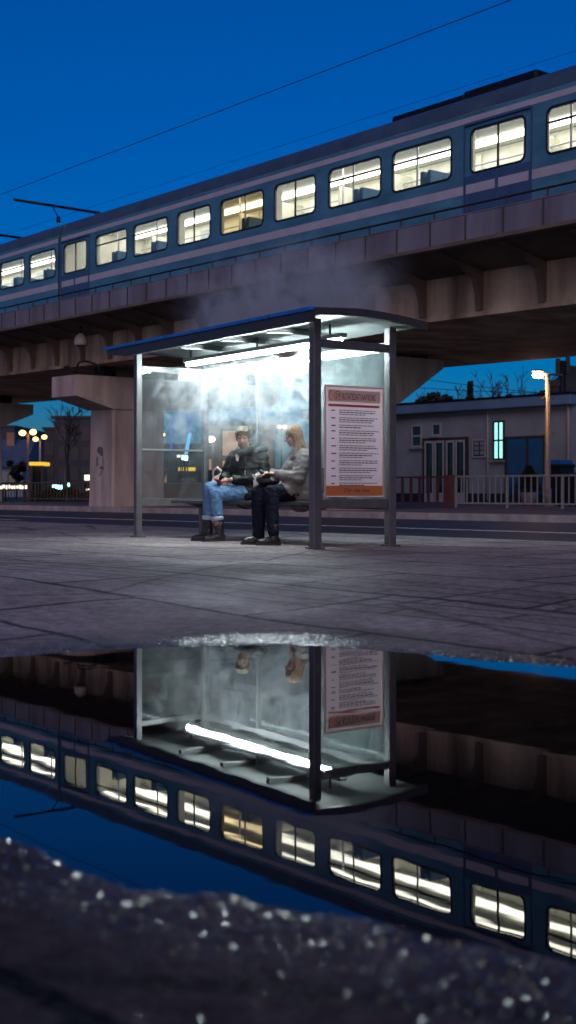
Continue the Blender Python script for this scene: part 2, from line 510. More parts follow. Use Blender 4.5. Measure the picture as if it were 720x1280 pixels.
    sv = node(nt, 'ShaderNodeVectorMath', operation='SCALE'); L(br.outputs['Color'], sv.inputs[0]); L(m4.outputs[0], sv.inputs['Scale'])
    L(sv.outputs[0], p.inputs['Base Color'])
    # roughness: dry 0.7, damp patches 0.35, wet rim 0.16
    dp = node(nt, 'ShaderNodeMapRange'); dp.inputs['From Min'].default_value = 0.42; dp.inputs['From Max'].default_value = 0.6
    dp.inputs['To Min'].default_value = 0.72; dp.inputs['To Max'].default_value = 0.58
    L(big.outputs['Fac'], dp.inputs['Value'])
    mx = node(nt, 'ShaderNodeMix', data_type='FLOAT')
    ga = node(nt, 'ShaderNodeAttribute', attribute_name='gloss')
    L(ga.outputs['Fac'], mx.inputs[0]); L(dp.outputs[0], mx.inputs[2])
    sg = node(nt, 'ShaderNodeMapRange'); sg.inputs['To Min'].default_value = 0.15; sg.inputs['To Max'].default_value = 0.5
    L(ga.outputs['Fac'], sg.inputs['Value']); L(sg.outputs[0], p.inputs['Specular IOR Level']); mx.inputs[3].default_value = 0.065
    L(mx.outputs[0], p.inputs['Roughness'])
    h = node(nt, 'ShaderNodeMath', operation='MULTIPLY_ADD'); h.inputs[1].default_value = 0.35
    L(fine.outputs['Fac'], h.inputs[0]); L(br.outputs['Fac'], h.inputs[2])
    hm = node(nt, 'ShaderNodeMath', operation='MULTIPLY'); hm.inputs[1].default_value = -1.0
    L(br.outputs['Fac'], hm.inputs[0]); L(hm.outputs[0], h.inputs[2])
    b = node(nt, 'ShaderNodeBump', Distance=0.012)
    bs = node(nt, 'ShaderNodeMapRange'); bs.inputs['To Min'].default_value = 0.6; bs.inputs['To Max'].default_value = 0.0
    L(wa.outputs['Fac'], bs.inputs['Value']); L(bs.outputs[0], b.inputs['Strength'])
    L(h.outputs[0], b.inputs['Height']); L(b.outputs[0], p.inputs['Normal'])
    me.materials.append(m)
    return o


pavement()

# water
wm = bpy.data.materials.new('puddle_water'); wm.use_nodes = True
_nt = wm.node_tree; _p = _nt.nodes['Principled BSDF']
_p.inputs['Base Color'].default_value = (0.004, 0.004, 0.005, 1)
_p.inputs['Roughness'].default_value = 0.012
_p.inputs['IOR'].default_value = 1.31
_tc = node(_nt, 'ShaderNodeTexCoord')
_n = node(_nt, 'ShaderNodeTexNoise', Scale=5.0, Detail=2.0)
_nt.links.new(_tc.outputs['Object'], _n.inputs['Vector'])
_b = node(_nt, 'ShaderNodeBump', Strength=0.012, Distance=0.02)
_nt.links.new(_n.outputs['Fac'], _b.inputs['Height']); _nt.links.new(_b.outputs[0], _p.inputs['Normal'])
w = MB(); poly = [(-5.5, 2.6), (-4, 2.4), (-1.2, 1.9), (0, 1.3), (1.2, 1.1), (2.5, 1.4), (4, 2.2), (5.5, 2.4), (5.2, 3.0), (4, 3.3), (2.5, 4.0), (1, 4.9), (0, 5.3), (-1.2, 5.1), (-2.6, 4.6), (-4, 3.8)]
w.add([(x * 1.167, y * 1.167, WZ) for x, y in poly], [list(range(len(poly)))])
tag(w.build('puddle_water', wm), kind='structure')

g = MB().add([(-900, -900, -0.28), (900, -900, -0.28), (900, 900, -0.28), (-900, 900, -0.28)], [(0, 1, 2, 3)])
tag(g.build('ground', M_ground), kind='structure')
g = MB().add([(-90, -40, -0.15), (90, -40, -0.15), (90, 1.5, -0.15), (-90, 1.5, -0.15)], [(0, 1, 2, 3)])
tag(g.build('pavement_behind', M_farpav), kind='structure')
g = MB().box(-260, 200, N_KERB + 0.14, N_FAR, -0.3, -0.015)
tag(g.build('road', M_road, None, RD), kind='structure')
g = MB().bevbox(-260, 200, N_KERB - 0.02, N_KERB + 0.14, -0.2, 0.012, 0.012)
tag(g.build('kerb', M_kerb, None, RD), kind='structure')
g = MB().bevbox(-260, 200, N_FAR, N_FAR + 0.2, -0.2, 0.125, 0.02)
tag(g.build('far_kerb', M_kerb, None, RD), kind='structure')
g = MB().box(-260, 200, N_FAR + 0.2, 130, -0.3, 0.118)
tag(g.build('far_pavement', M_farpav, None, RD), kind='structure')
g = MB().box(-260, 200, N_LINE, N_LINE + 0.12, -0.02, -0.010)
tag(g.build('road_marking', M_paint, None, RD), kind='structure')
g = MB()
for i in range(9):
    x0 = rdx(-40, 13.2) - 9.0 * i
    g.box(x0, x0 + 2.2, 13.1, 13.22, -0.02, -0.0105)
tag(g.build('road_marking_dashes', M_paint, None, RD), kind='structure')

# far hill on the right
g = MB()
nx = 40
for j in range(2):
    pass
rows = []
for i in range(nx + 1):
    t = i / nx
    px = 640 + 420 * t
    Y = 230
    hgt = 17 + 9 * math.sin(t * 5.0) + 3 * math.sin(t * 17) + 2.0 * math.sin(t * 41)
    hgt *= min(1, t * 9)
    rows.append((at(px, Y, 0), at(px, Y + 30, max(0.2, hgt)), at(px, Y + 90, 0)))
vs = [p for r_ in rows for p in r_]
fs = []
for i in range(nx):
    a = i * 3
    fs += [(a, a + 3, a + 4, a + 1), (a + 1, a + 4, a + 5, a + 2)]
g.add(vs, fs, True)
tag(g.build('hill', M_hill), kind='structure')


# ------------------------------------------------------------------ bus shelter
LEN, WID = 3.74, 0.97
sh = thing('bus_shelter', 'glass bus shelter with blue roof edge and lit tube, filled with steam', 'bus shelter', SH)


def sp(x, y, z0, z1, w=0.095, d=0.095, name='post', m=None):
    MB().bevbox(x - w / 2, x + w / 2, y - d / 2, y + d / 2, z0, z1, 0.008).build(name, m or M_frame, sh)


def roof_z(y):           # barrel curve: front edge high, gentle crown, falling to the back
    t = (y + 0.22) / (1.22 + 0.22)
    return 2.30 + 0.05 * math.sin(t * math.pi * 0.55) - 0.16 * max(0, t - 0.35) ** 1.3


for (x, y) in ((0, 0), (-LEN, 0), (0, WID), (-LEN, WID)):
    sp(x, y, 0, roof_z(y) - 0.012, 0.092 if x == 0 else 0.08, 0.092 if x == 0 else 0.08)
    MB().bevbox(x - 0.075, x + 0.075, y - 0.075, y + 0.075, 0, 0.018, 0.004).build('foot_plate', M_frame, sh)
# rails: right end, back, left end
b_ = 0.052
MB().bevbox(-0.03, 0.03, b_, WID - b_, 2.015, 2.10, 0.006).build('top_rail', M_frame, sh)
MB().bevbox(-0.03, 0.03, b_, WID - b_, 0.40, 0.495, 0.006).build('bottom_rail', M_frame, sh)
MB().bevbox(-LEN - 0.025, -LEN + 0.025, b_ - .01, WID - b_ + .01, 2.06, 2.13, 0.006).build('top_rail', M_frame, sh)
MB().bevbox(-LEN - 0.025, -LEN + 0.025, b_ - .01, WID - b_ + .01, 0.38, 0.48, 0.006).build('bottom_rail', M_frame, sh)
MB().bevbox(-LEN - 0.018, -LEN + 0.018, b_ - .01, WID - b_ + .01, 1.075, 1.10, 0.004).build('hand_rail', M_roofin, sh)
MB().bevbox(-LEN + b_ - .01, -b_, WID - 0.025, WID + 0.025, 2.06, 2.13, 0.006).build('top_rail', M_frame, sh)
MB().bevbox(-LEN + b_ - .01, -b_, WID - 0.025, WID + 0.025, 0.38, 0.46, 0.006).build('bottom_rail', M_frame, sh)
for k in (1, 2):
    MB().bevbox(-LEN * k / 3 - 0.022, -LEN * k / 3 + 0.022, WID - 0.028, WID + 0.028, 0.462, 2.058, 0.004).build('mullion', M_frame, sh)
# panes
MB().box(-0.004, 0.004, b_, WID - b_, 0.497, 2.013).build('glass_pane', M_glass, sh)
MB().box(-LEN - 0.004, -LEN + 0.004, b_ - .008, WID - b_ + .008, 0.482, 2.058).build('glass_pane', M_glass, sh)
for k in range(3):
    x0, x1 = -LEN * (k + 1) / 3 + 0.024, -LEN * k / 3 - 0.024
    if k == 2: x0 += 0.02
    if k == 0: x1 -= 0.03
    MB().box(x0, x1, WID - 0.004, WID + 0.004, 0.462, 2.058).build('glass_pane', M_glass, sh)
# roof
XL, XR, YF, YB = -LEN - 0.36, 0.30, -0.22, 1.20
ny = 14
def strip(x0, x1, off0, off1, ya=YF, yb=YB):
    ys = [ya + (yb - ya) * i / ny for i in range(ny + 1)]
    poly = [(y, roof_z(y) + off0) for y in ys] + [(y, roof_z(y) + off1) for y in reversed(ys)]
    mb = MB(); n = len(poly)
    v = [(x0, *p) for p in poly] + [(x1, *p) for p in poly]
    f = [(i, (i + 1) % n, n + (i + 1) % n, n + i) for i in range(n)]
    for i in range(ny):
        a, b = i, i + 1; c, d = n - 2 - i, n - 1 - i
        f += [(a, d, c, b), (n + a, n + b, n + c, n + d)]
    return mb.add(v, [tuple(reversed(q)) for q in f], False)
strip(XL + 0.03, XR - 0.03, 0.014, 0.052, YF + 0.03, YB - 0.02).build('roof', M_fascia, sh)
strip(XL + 0.06, XR - 0.06, 0.0, 0.011, YF + 0.05, YB - 0.05).build('roof_lining', M_roofin, sh)
strip(XR - 0.028, XR + 0.03, -0.018, 0.058, YF, YB).build('roof_edge', M_fascia, sh)
strip(XL - 0.03, XL + 0.028, -0.01, 0.05, YF, YB).build('roof_edge', M_fascia, sh)
zf = roof_z(YF)
# front: dark fascia with a blue cap strip, fascia shallower at the cantilevered end
fa = MB()
fa.add([(XL + 0.03, YF - 0.03, zf - 0.025), (XL + 0.50, YF - 0.03, zf - 0.080), (XR - 0.03, YF - 0.03, zf - 0.080), (XR - 0.03, YF - 0.03, zf + 0.028), (XL + 0.03, YF - 0.03, zf + 0.028),
        (XL + 0.03, YF + 0.028, zf - 0.025), (XL + 0.50, YF + 0.028, zf - 0.080), (XR - 0.03, YF + 0.028, zf - 0.080), (XR - 0.03, YF + 0.028, zf + 0.028), (XL + 0.03, YF + 0.028, zf + 0.028)],
       [(0, 1, 2, 3, 4), (9, 8, 7, 6, 5), (0, 5, 6, 1), (1, 6, 7, 2), (2, 7, 8, 3), (3, 8, 9, 4), (4, 9, 5, 0)])
fa.build('fascia', M_fascia, sh)
MB().bevbox(XL - 0.03, XR - 0.01, YF - 0.055, YF + 0.04, zf + 0.031, zf + 0.070, 0.012).build('blue_edge', M_blue, sh)
for k in range(5):
    x = -LEN * k / 4
    mb = MB()
    ys = [0.06 + (WID - 0.12) * i / 8 for i in range(9)]
    poly = [(y, roof_z(y) - 0.004) for y in ys] + [(y, roof_z(y) - 0.06) for y in reversed(ys)]
    if k not in (0, 4):
        mb.prism(poly, x - 0.03, x + 0.03, 'x').build('roof_beam', M_frame, sh)
# tube light
TY, TZ = 0.50, 2.135
fx = MB().bevbox(-3.42, -0.18, TY - 0.045, TY + 0.045, TZ + 0.028, TZ + 0.075, 0.006).build('light_fixture', M_roofin, sh)
MB().tube([(-3.38, TY, TZ), (-1.84, TY, TZ)], 0.019, 12).build('light_tube', M_tube, fx)
MB().tube([(-1.78, TY, TZ), (-0.22, TY, TZ)], 0.019, 12).build('light_tube', M_tube, fx)
for x in (-3.3, -1.81, -0.42):
    MB().tube([(x, TY, TZ + 0.074), (x, TY, roof_z(TY) - 0.002)], 0.012, 8).build('hanger', M_frame, fx)

# bench
be = thing('bench', 'dark slatted bench with low backrest inside the bus shelter', 'bench', SH)
mb = MB()
for i in range(4):
    y0 = 0.36 + i * 0.125
    mb.bevbox(-3.56, -0.14, y0, y0 + 0.115, 0.425, 0.462, 0.008)
mb.build('seat', M_bench, be)
MB().bevbox(-3.52, -0.16, 0.875, 0.912, 0.56, 0.84, 0.012).build('backrest', M_black, be)
for x in (-3.2, -2.0, -0.82):
    MB().bevbox(x - 0.035, x + 0.035, 0.57, 0.66, 0.0, 0.38, 0.008).build('leg', M_frame, be)
    MB().prism([(0.38, 0.423), (0.85, 0.423), (0.70, 0.372), (0.52, 0.372)], x - 0.03, x + 0.03, 'x').build('bracket', M_frame, be)
    MB().bevbox(x - 0.02, x + 0.02, 0.852, 0.872, 0.465, 0.82, 0.005).build('back_support', M_frame, be)

# ------------------------------------------------------------------ timetable poster on the right end pane
M_paper = bpy.data.materials.new('poster_paper'); M_paper.use_nodes = True
_nt = M_paper.node_tree; _p = _nt.nodes['Principled BSDF']
_p.inputs['Roughness'].default_value = 0.6
_tc = node(_nt, 'ShaderNodeTexCoord'); _n = node(_nt, 'ShaderNodeTexNoise', Scale=5.0, Detail=5.0)
_nt.links.new(_tc.outputs['Object'], _n.inputs['Vector'])
_r = node(_nt, 'ShaderNodeValToRGB'); _r.color_ramp.elements[0].color = (0.80, 0.67, 0.72, 1); _r.color_ramp.elements[1].color = (0.87, 0.75, 0.79, 1)
_nt.links.new(_n.outputs['Fac'], _r.inputs[0]); _nt.links.new(_r.outputs[0], _p.inputs['Base Color'])
_t = node(_nt, 'ShaderNodeBsdfTranslucent'); _nt.links.new(_r.outputs[0], _t.inputs['Color'])
_mx = node(_nt, 'ShaderNodeMixShader', Fac=0.75)
_nt.links.new(_p.outputs[0], _mx.inputs[1]); _nt.links.new(_t.outputs[0], _mx.inputs[2]); _nt.links.new(_mx.outputs[0], _nt.nodes['Material Output'].inputs[0])


def inked(name, col, tr=0.5):
    m = M_paper.copy(); m.name = name
    r_ = [n for n in m.node_tree.nodes if n.type == 'VALTORGB'][0]
    r_.color_ramp.elements[0].color = (*[c * 0.85 for c in col], 1); r_.color_ramp.elements[1].color = (*col, 1)
    [n for n in m.node_tree.nodes if n.type == 'MIX_SHADER'][0].inputs[0].default_value = tr
    return m


M_porange = inked('poster_orange', (0.80, 0.34, 0.12))
M_pred = inked('poster_red', (0.62, 0.14, 0.10))
M_ptan = inked('poster_header', (0.80, 0.64, 0.56))
M_ink = inked('poster_ink', (0.10, 0.07, 0.10), 0.05)
M_inkl = inked('poster_small_print', (0.30, 0.24, 0.30), 0.15)

# local frame of the poster: x to the reader's right (= shelter +y), y up, z out towards the reader (= shelter +x)
PO = SH @ Matrix(((0, 0, 1, 0.012), (1, 0, 0, 0.105), (0, 1, 0, 0.515), (0, 0, 0, 1)))
PW, PH = 0.765, 1.13
po = thing('timetable_poster', 'white and orange bus timetable poster stuck on the end glass pane', 'poster', PO)
MB().box(0, PW, 0, PH, 0, 0.004).build('sheet', M_paper, po)
e = MB()
e.box(0, 0.018, 0, PH, 0.0045, 0.0075).box(PW - 0.018, PW, 0, PH, 0.0045, 0.0075).box(0.019, PW - 0.019, PH - 0.02, PH, 0.0045, 0.0075)
e.build('border', M_ptan, po)
MB().box(0.019, PW - 0.019, 0.012, 0.115, 0.0045, 0.007).build('footer_band', M_porange, po)
MB().box(0.05, PW - 0.06, 0.915, 0.94, 0.0045, 0.007).build('red_rule', M_pred, po)
MB().box(0.045, PW - 0.05, 0.965, 1.085, 0.0045, 0.006).build('header_band', M_ptan, po)
lg = MB()
for (rr0, rr1, cx, cy, a0, a1) in ((0.050, 0.040, 0.165, 1.025, 0, 2 * math.pi), (0.055, 0.044, 0.10, 1.025, math.pi * .55, math.pi * 1.45)):
    n = 24
    vs, fs = [], []
    for i in range(n + 1):
        a = a0 + (a1 - a0) * i / n
        vs += [(cx + rr0 * math.cos(a), cy + rr0 * math.sin(a), 0.0085), (cx + rr1 * math.cos(a), cy + rr1 * math.sin(a), 0.0085)]
    for i in range(n):
        fs.append((2 * i, 2 * i + 1, 2 * i + 3, 2 * i + 2))
    lg.add(vs, fs)
lg.build('logo_ring', M_porange, po)


def text(s, x, y, size, z, parent, m, name='lettering', sx=1.0, shear=0.0):
    cu = bpy.data.curves.new(name, 'FONT'); cu.body = s; cu.size = size; cu.shear = shear; cu.extrude = 0.0006
    cu.resolution_u = 3
    o = bpy.data.objects.new(name, cu); COL.objects.link(o)
    me = bpy.data.meshes.new_from_object(o.evaluated_get(bpy.context.evaluated_depsgraph_get()))
    bpy.data.objects.remove(o); bpy.data.curves.remove(cu)
    me.name = name
    me.transform(Matrix.Translation((x, y, z)) @ Matrix.Diagonal((sx, 1, 1, 1)))
    me.materials.clear(); me.materials.append(m)
    r_ = bpy.data.objects.new(name, me); COL.objects.link(r_); r_.parent = parent
    return r_


bpy.context.view_layer.update()
text('29', 0.135, 1.0, 0.07, 0.0085, po, M_ink, 'logo_number', 0.85)
text('IIUTATEDATI NAYIIONS', 0.222, 0.988, 0.095, 0.0085, po, M_ink, 'heading', 0.42)
text('City- sea rous', 0.235, 0.05, 0.062, 0.0085, po, M_ink, 'footer_lettering', 0.95, 0.3)
pr = MB(); prl = MB()
rr = random.Random(3)
y = 0.885
entries = [3, 3, 2, 3, 3, 3, 3, 3, 3, 3, 2]
for n_l in entries:
    pr.box(0.085, 0.085 + rr.uniform(0.04, 0.065), y - 0.016, y - 0.004, 0.0045, 0.006)
    for k in range(n_l):
        yy = y - k * 0.021
        x = 0.185
        xe = rr.uniform(0.45, 0.69) if k == n_l - 1 else rr.uniform(0.6, 0.70)
        while x < xe:
            wl = rr.uniform(0.018, 0.06)
            (pr if k == 1 else prl).box(x, min(xe, x + wl), yy - 0.0105, yy, 0.0045, 0.006)
            x += wl + 0.008
    y -= n_l * 0.021 + 0.013
pr.build('lettering', M_ink, po); prl.build('lettering', M_inkl, po)

# ------------------------------------------------------------------ steam
def steam(name, x0, x1, y0, y1, z0, z1, dens, thr, zr, label, scale=2.2, xr=None, yr=None, zd=None):
    m = bpy.data.materials.new(name); m.use_nodes = True
    nt = m.node_tree; nt.nodes.remove(nt.nodes['Principled BSDF']); L = nt.links.new
    tc = node(nt, 'ShaderNodeTexCoord')
    n1 = node(nt, 'ShaderNodeTexNoise', Scale=scale, Detail=6.0, Roughness=0.66, Distortion=1.3)
    L(tc.outputs['Object'], n1.inputs['Vector'])
    mr = node(nt, 'ShaderNodeMapRange'); mr.inputs['From Min'].default_value = thr; mr.inputs['From Max'].default_value = thr + 0.20
    mr.inputs['To Max'].default_value = dens
    L(n1.outputs['Fac'], mr.inputs['Value'])
    sx = node(nt, 'ShaderNodeSeparateXYZ'); L(tc.outputs['Object'], sx.inputs[0])
    out = mr.outputs[0]
    def ramp(sock, a, b, lo=0.0):
        nonlocal out
        q = node(nt, 'ShaderNodeMapRange', interpolation_type='SMOOTHSTEP'); q.inputs['From Min'].default_value = a; q.inputs['From Max'].default_value = b
        q.inputs['To Min'].default_value = lo if a < b else lo
        L(sock, q.inputs['Value'])
        mu = node(nt, 'ShaderNodeMath', operation='MULTIPLY'); L(out, mu.inputs[0]); L(q.outputs[0], mu.inputs[1]); out = mu.outputs[0]
    ramp(sx.outputs['Z'], *zr)
    if zd: ramp(sx.outputs['Z'], *zd)
    for q in (xr or []): ramp(sx.outputs['X'], *q)
    for q in (yr or []): ramp(sx.outputs['Y'], *q)
    pv = node(nt, 'ShaderNodeVolumePrincipled'); pv.inputs['Color'].default_value = (0.92, 0.97, 1, 1); pv.inputs['Anisotropy'].default_value = 0.25
    L(out, pv.inputs['Density'])
    L(pv.outputs[0], nt.nodes['Material Output'].inputs['Volume'])
    o = MB().box(x0, x1, y0, y1, z0, z1).build(name, m, None, SH)
    tag(o, label, 'steam', kind='stuff')
    return o


steam('steam', -LEN + 0.06, -0.06, 0.06, WID - 0.05, 0.70, 2.055, 1.9, 0.495, (0.78, 1.5), 'white steam billowing under the shelter roof around the lit tube', 3.3)
steam('steam_plume', -3.3, 0.2, -0.1, 1.5, 2.42, 3.4, 6.0, 0.455, (3.4, 2.5), 'thin grey steam rising above the shelter roof', 1.9, xr=[(-3.2, -2.2), (0.1, -0.8)], yr=[(-0.1, 0.3), (1.5, 1.1)])

# ------------------------------------------------------------------ viaduct
VX0, VX1 = -75.0, 48.0
vd = thing('railway_viaduct', 'concrete railway viaduct with ribbed underside and panelled parapet', 'viaduct', VI)
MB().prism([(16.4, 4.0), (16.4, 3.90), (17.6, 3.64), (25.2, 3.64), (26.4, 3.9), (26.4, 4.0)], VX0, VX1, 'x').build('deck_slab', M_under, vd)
MB().box(VX0, VX1, 17.6, 25.2, 2.81, 3.637).build('girder', M_conc, vd)
MB().box(VX0, VX1, 17.56, 17.598, 2.81, 2.90).build('girder_flange', M_conc, vd)
MB().box(VX0, VX1, 16.2, 16.397, 3.885, 4.37).build('parapet', M_parapet, vd)
MB().bevbox(VX0, VX1, 16.19, 16.41, 4.372, 4.395, 0.006).build('coping', M_parapet, vd)
MB().box(VX0, VX1, 16.165, 16.197, 3.865, 3.93).build('drip_edge', M_under, vd)
MB().box(VX0, VX1, 26.403, 26.6, 3.885, 4.37).build('parapet', M_parapet, vd)
MB().tube([(VX0, 16.29, 4.56), (VX1, 16.29, 4.56)], 0.020, 8).build('handrail', M_iron, vd)
mb0 = None
k = 0
x = -28.0 + 0.2
pm = MB().bevbox(-0.012, 0.012, 16.172, 16.196, 3.935, 4.37, 0.004).bevbox(-0.015, 0.015, 16.275, 16.305, 4.397, 4.55, 0.004).mesh('parapet_post')
pm.materials.append(mat('post_steel', (0.07, 0.07, 0.08), 0.6, 0.3, 0.3, 8))
while x < 40:
    o = bpy.data.objects.new('parapet_post', pm); COL.objects.link(o); o.parent = vd; o.location = (x, 0, 0)
    x += 0.88
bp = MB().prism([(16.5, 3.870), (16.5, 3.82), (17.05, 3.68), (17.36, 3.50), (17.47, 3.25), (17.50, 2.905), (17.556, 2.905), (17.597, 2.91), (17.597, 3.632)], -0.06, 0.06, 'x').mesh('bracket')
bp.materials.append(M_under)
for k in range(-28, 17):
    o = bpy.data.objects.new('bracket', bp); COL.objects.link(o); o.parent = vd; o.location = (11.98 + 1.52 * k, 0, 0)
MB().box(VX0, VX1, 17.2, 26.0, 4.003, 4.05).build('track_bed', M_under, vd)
for y in (18.13, 19.57, 22.6, 24.04):
    MB().box(VX0, VX1, y - 0.035, y + 0.035, 4.052, 4.18).build('rail', M_iron, vd)


def pier(x0, x1, cl, cr, dmin, dmax, top, endbot, colh, label):
    p = thing('bridge_pier', label, 'pier', VI, 'piers under the viaduct')
    MB().prism([(dmin, top), (dmax, top), (dmax, endbot), (cr + 0.05, colh), (cl - 0.05, colh), (dmin, endbot)], x0 - 0.06, x1 + 0.06, 'x').build('pier_cap', M_pier, p)
    mb = MB()
    b = 0.05
    poly = [(x0 + b, cl), (x1 - b, cl), (x1, cl + b), (x1, cr - b), (x1 - b, cr), (x0 + b, cr), (x0, cr - b), (x0, cl + b)]
    n = len(poly); zb = -1.35
    xm, ym = (x0 + x1) / 2, (cl + cr) / 2
    pb = [(xm + (a - xm) * 1.05, ym + (c - ym) * 1.03) for a, c in poly]
    mb.add([(*q, zb) for q in pb] + [(*q, colh - 0.002) for q in poly], [tuple(range(n))[::-1], tuple(range(n, 2 * n))] + [(i, (i + 1) % n, n + (i + 1) % n, n + i) for i in range(n)])
    mb.build('column', M_pier, p)
    for y in (18.3, 20.4, 22.4):
        MB().box(xm - 0.28, xm + 0.28, y - 0.2, y + 0.2, top + 0.002, 2.808).build('bearing', M_iron, p)
    return p


p1 = pier(-2.42, -1.10, 18.2, 19.9, 17.0, 24.0, 2.5, 1.92, 1.6, 'pale concrete pier with smudged stencil, left of the shelter')
p2 = pier(6.0, 7.3, 19.6, 21.2, 17.3, 22.75, 2.7, 2.5, 1.55, 'concrete pier with tapered cap half hidden behind the timetable poster')
p3 = pier(-17.6, -16.2, 20.0, 22.0, 17.3, 23.3, 2.5, 2.1, 1.6, 'distant pier whose cap tip shows at the left picture edge')
# stencil smudge on the front pier (paint on the left face, plain shapes)
M_sten = mat('stencil_paint', (0.16, 0.14, 0.14), 0.8, 0, 0.5, 14)
M_sten2 = mat('stencil_paint_pale', (0.5, 0.46, 0.46), 0.8, 0, 0.4, 14)
mb = MB()
def blotch(mb, cx, cz, rx, rz, y, seed):
    r_ = random.Random(seed); n = 18
    vs = [(cx + rx * math.cos(2 * math.pi * i / n) * r_.uniform(.75, 1.15), y, cz + rz * math.sin(2 * math.pi * i / n) * r_.uniform(.75, 1.15)) for i in range(n)]
    mb.add(vs, [tuple(range(n))])
blotch(mb, -1.76, 0.45, 0.17, 0.11, 18.155, 3); blotch(mb, -1.68, 0.30, 0.06, 0.12, 18.153, 13); blotch(mb, -1.90, 0.12, 0.05, 0.16, 18.151, 14); blotch(mb, -1.66, -0.05, 0.08, 0.05, 18.151, 15)
mb.build('painted_smudge', M_sten, p1)
mb = MB(); blotch(mb, -1.78, 0.02, 0.14, 0.30, 18.155, 5); blotch(mb, -1.68, 0.10, 0.11, 0.2, 18.152, 8)
mb.build('painted_smudge', M_sten2, p1)

# lamp under the cantilever and a loose conduit on the pier cap
c = at(101, 34.4); zc = zat(432, 34.4)
fl = thing('pendant_floodlight', 'grey bell-shaped lamp hanging under the viaduct edge', 'lamp', Matrix.Translation((c.x, c.y, zc)))
MB().tube([(0, 0, 0), (0, 0, .06), (0, 0, .2), (0, 0, .27), (0, 0, .33)], [0.175, 0.185, 0.165, 0.12, 0.05], 18).build('shade', M_kerb, fl)
MB().tube([(0, 0, .33), (0, 0, .52)], 0.03, 8).build('stem', M_iron, fl)
MB().ball((0, 0, -0.005), (0.12, 0.12, 0.05)).build('lens', M_winglass, fl)
pts = [(80, 459), (86, 458), (92, 462), (95, 467)]
mb = MB().tube([at(a, 35.0, zat(b, 35.0)) for a, b in pts], 0.03, 8)
tag(mb.build('conduit', M_iron), 'short bent black conduit on the pier cap end', 'pipe')
pts = [(96, 458), (99, 453), (105, 451), (113, 453), (119, 455), (124, 458), (125, 468)]
mb = MB().tube([at(a, 34.9, zat(b, 34.9)) for a, b in pts], 0.03, 8)
tag(mb.build('conduit', M_iron), 'arched black conduit above the pier cap beside the girder', 'pipe')

# ------------------------------------------------------------------ train
def rrect(xc, w, z0, z1, r, k=5):
    pts, outer = [], []
    cs = [(xc + w / 2 - r, z1 - r, 0), (xc - w / 2 + r, z1 - r, 90), (xc - w / 2 + r, z0 + r, 180), (xc + w / 2 - r, z0 + r, 270)]
    for ci, (cx, cz, a0) in enumerate(cs):
        for i in range(k + 1):
            a = R(a0 + 90 * i / k)
            pts.append((cx + r * math.cos(a), cz + r * math.sin(a))); outer.append(ci)
    return pts, outer


WZ0, WZ1 = 5.475, 6.30
BZ0, BZ1 = 4.22, 6.62


def side(mb, x0, x1, xc, w, y, yin):
    """one bay of a coach side with a round-cornered window opening; y outside face, yin inside face"""
    pts, oi = rrect(xc, w, WZ0, WZ1, 0.13)
    corners = [(x1, BZ1), (x0, BZ1), (x0, BZ0), (x1, BZ0)]
    n = len(pts)
    sgn = 1 if yin > y else -1
    vs = [(p[0], y, p[1]) for p in pts] + [(c_[0], y, c_[1]) for c_ in corners] + [(p[0], yin, p[1]) for p in pts] + [(c_[0], yin, c_[1]) for c_ in corners]
    fs = []
    for i in range(n):
        j = (i + 1) % n
        for base, flip in ((0, False), (n + 4, True)):
            a, b = base + i, base + j
            ca, cb = base + n + oi[i], base + n + oi[j]
            q = (a, b, cb, ca) if ca != cb else (a, b, ca)
            fs.append(q[::-1] if flip else q)
        fs.append((i, n + 4 + i, n + 4 + j, j))
    mb.add(vs, fs)


def window_parts(root, xc, w, y, kind, near):
    s = -1 if near else 1
    pts, _ = rrect(xc, w + 0.03, WZ0 - 0.015, WZ1 + 0.015, 0.14)
    pin, _ = rrect(xc, w - 0.05, WZ0 + 0.025, WZ1 - 0.025, 0.11)
    n = len(pts)
    ya, yb = y + s * 0.012, y - s * 0.02
    vs = [(p[0], ya, p[1]) for p in pts] + [(p[0], ya, p[1]) for p in pin] + [(p[0], y + s * 0.002, p[1]) for p in pts] + [(p[0], yb, p[1]) for p in pin]
    fs = []
    for i in range(n):
        j = (i + 1) % n
        fs += [(i, j, n + j, n + i), (i, 2 * n + i, 2 * n + j, j), (n + i, n + j, 3 * n + j, 3 * n + i)]
    mb = MB().add(vs, fs)
    if kind == 'sash':
        mb.box(xc - w / 2 + 0.03, xc + w / 2 - 0.03, yb - 0.012, yb + 0.012, 6.02, 6.06)
    if kind in ('plain', 'door'):
        mb.box(xc - 0.02, xc + 0.02, yb - 0.012, yb + 0.012, WZ0 + 0.03, WZ1 - 0.03)
    f = mb.build('window', M_black, root)
    v = [(p[0], yb - s * 0.004, p[1]) for p in pin]
    MB().add(v, [tuple(range(n))]).build('pane', M_tbrown if kind == 'brown' else M_tglass, f)


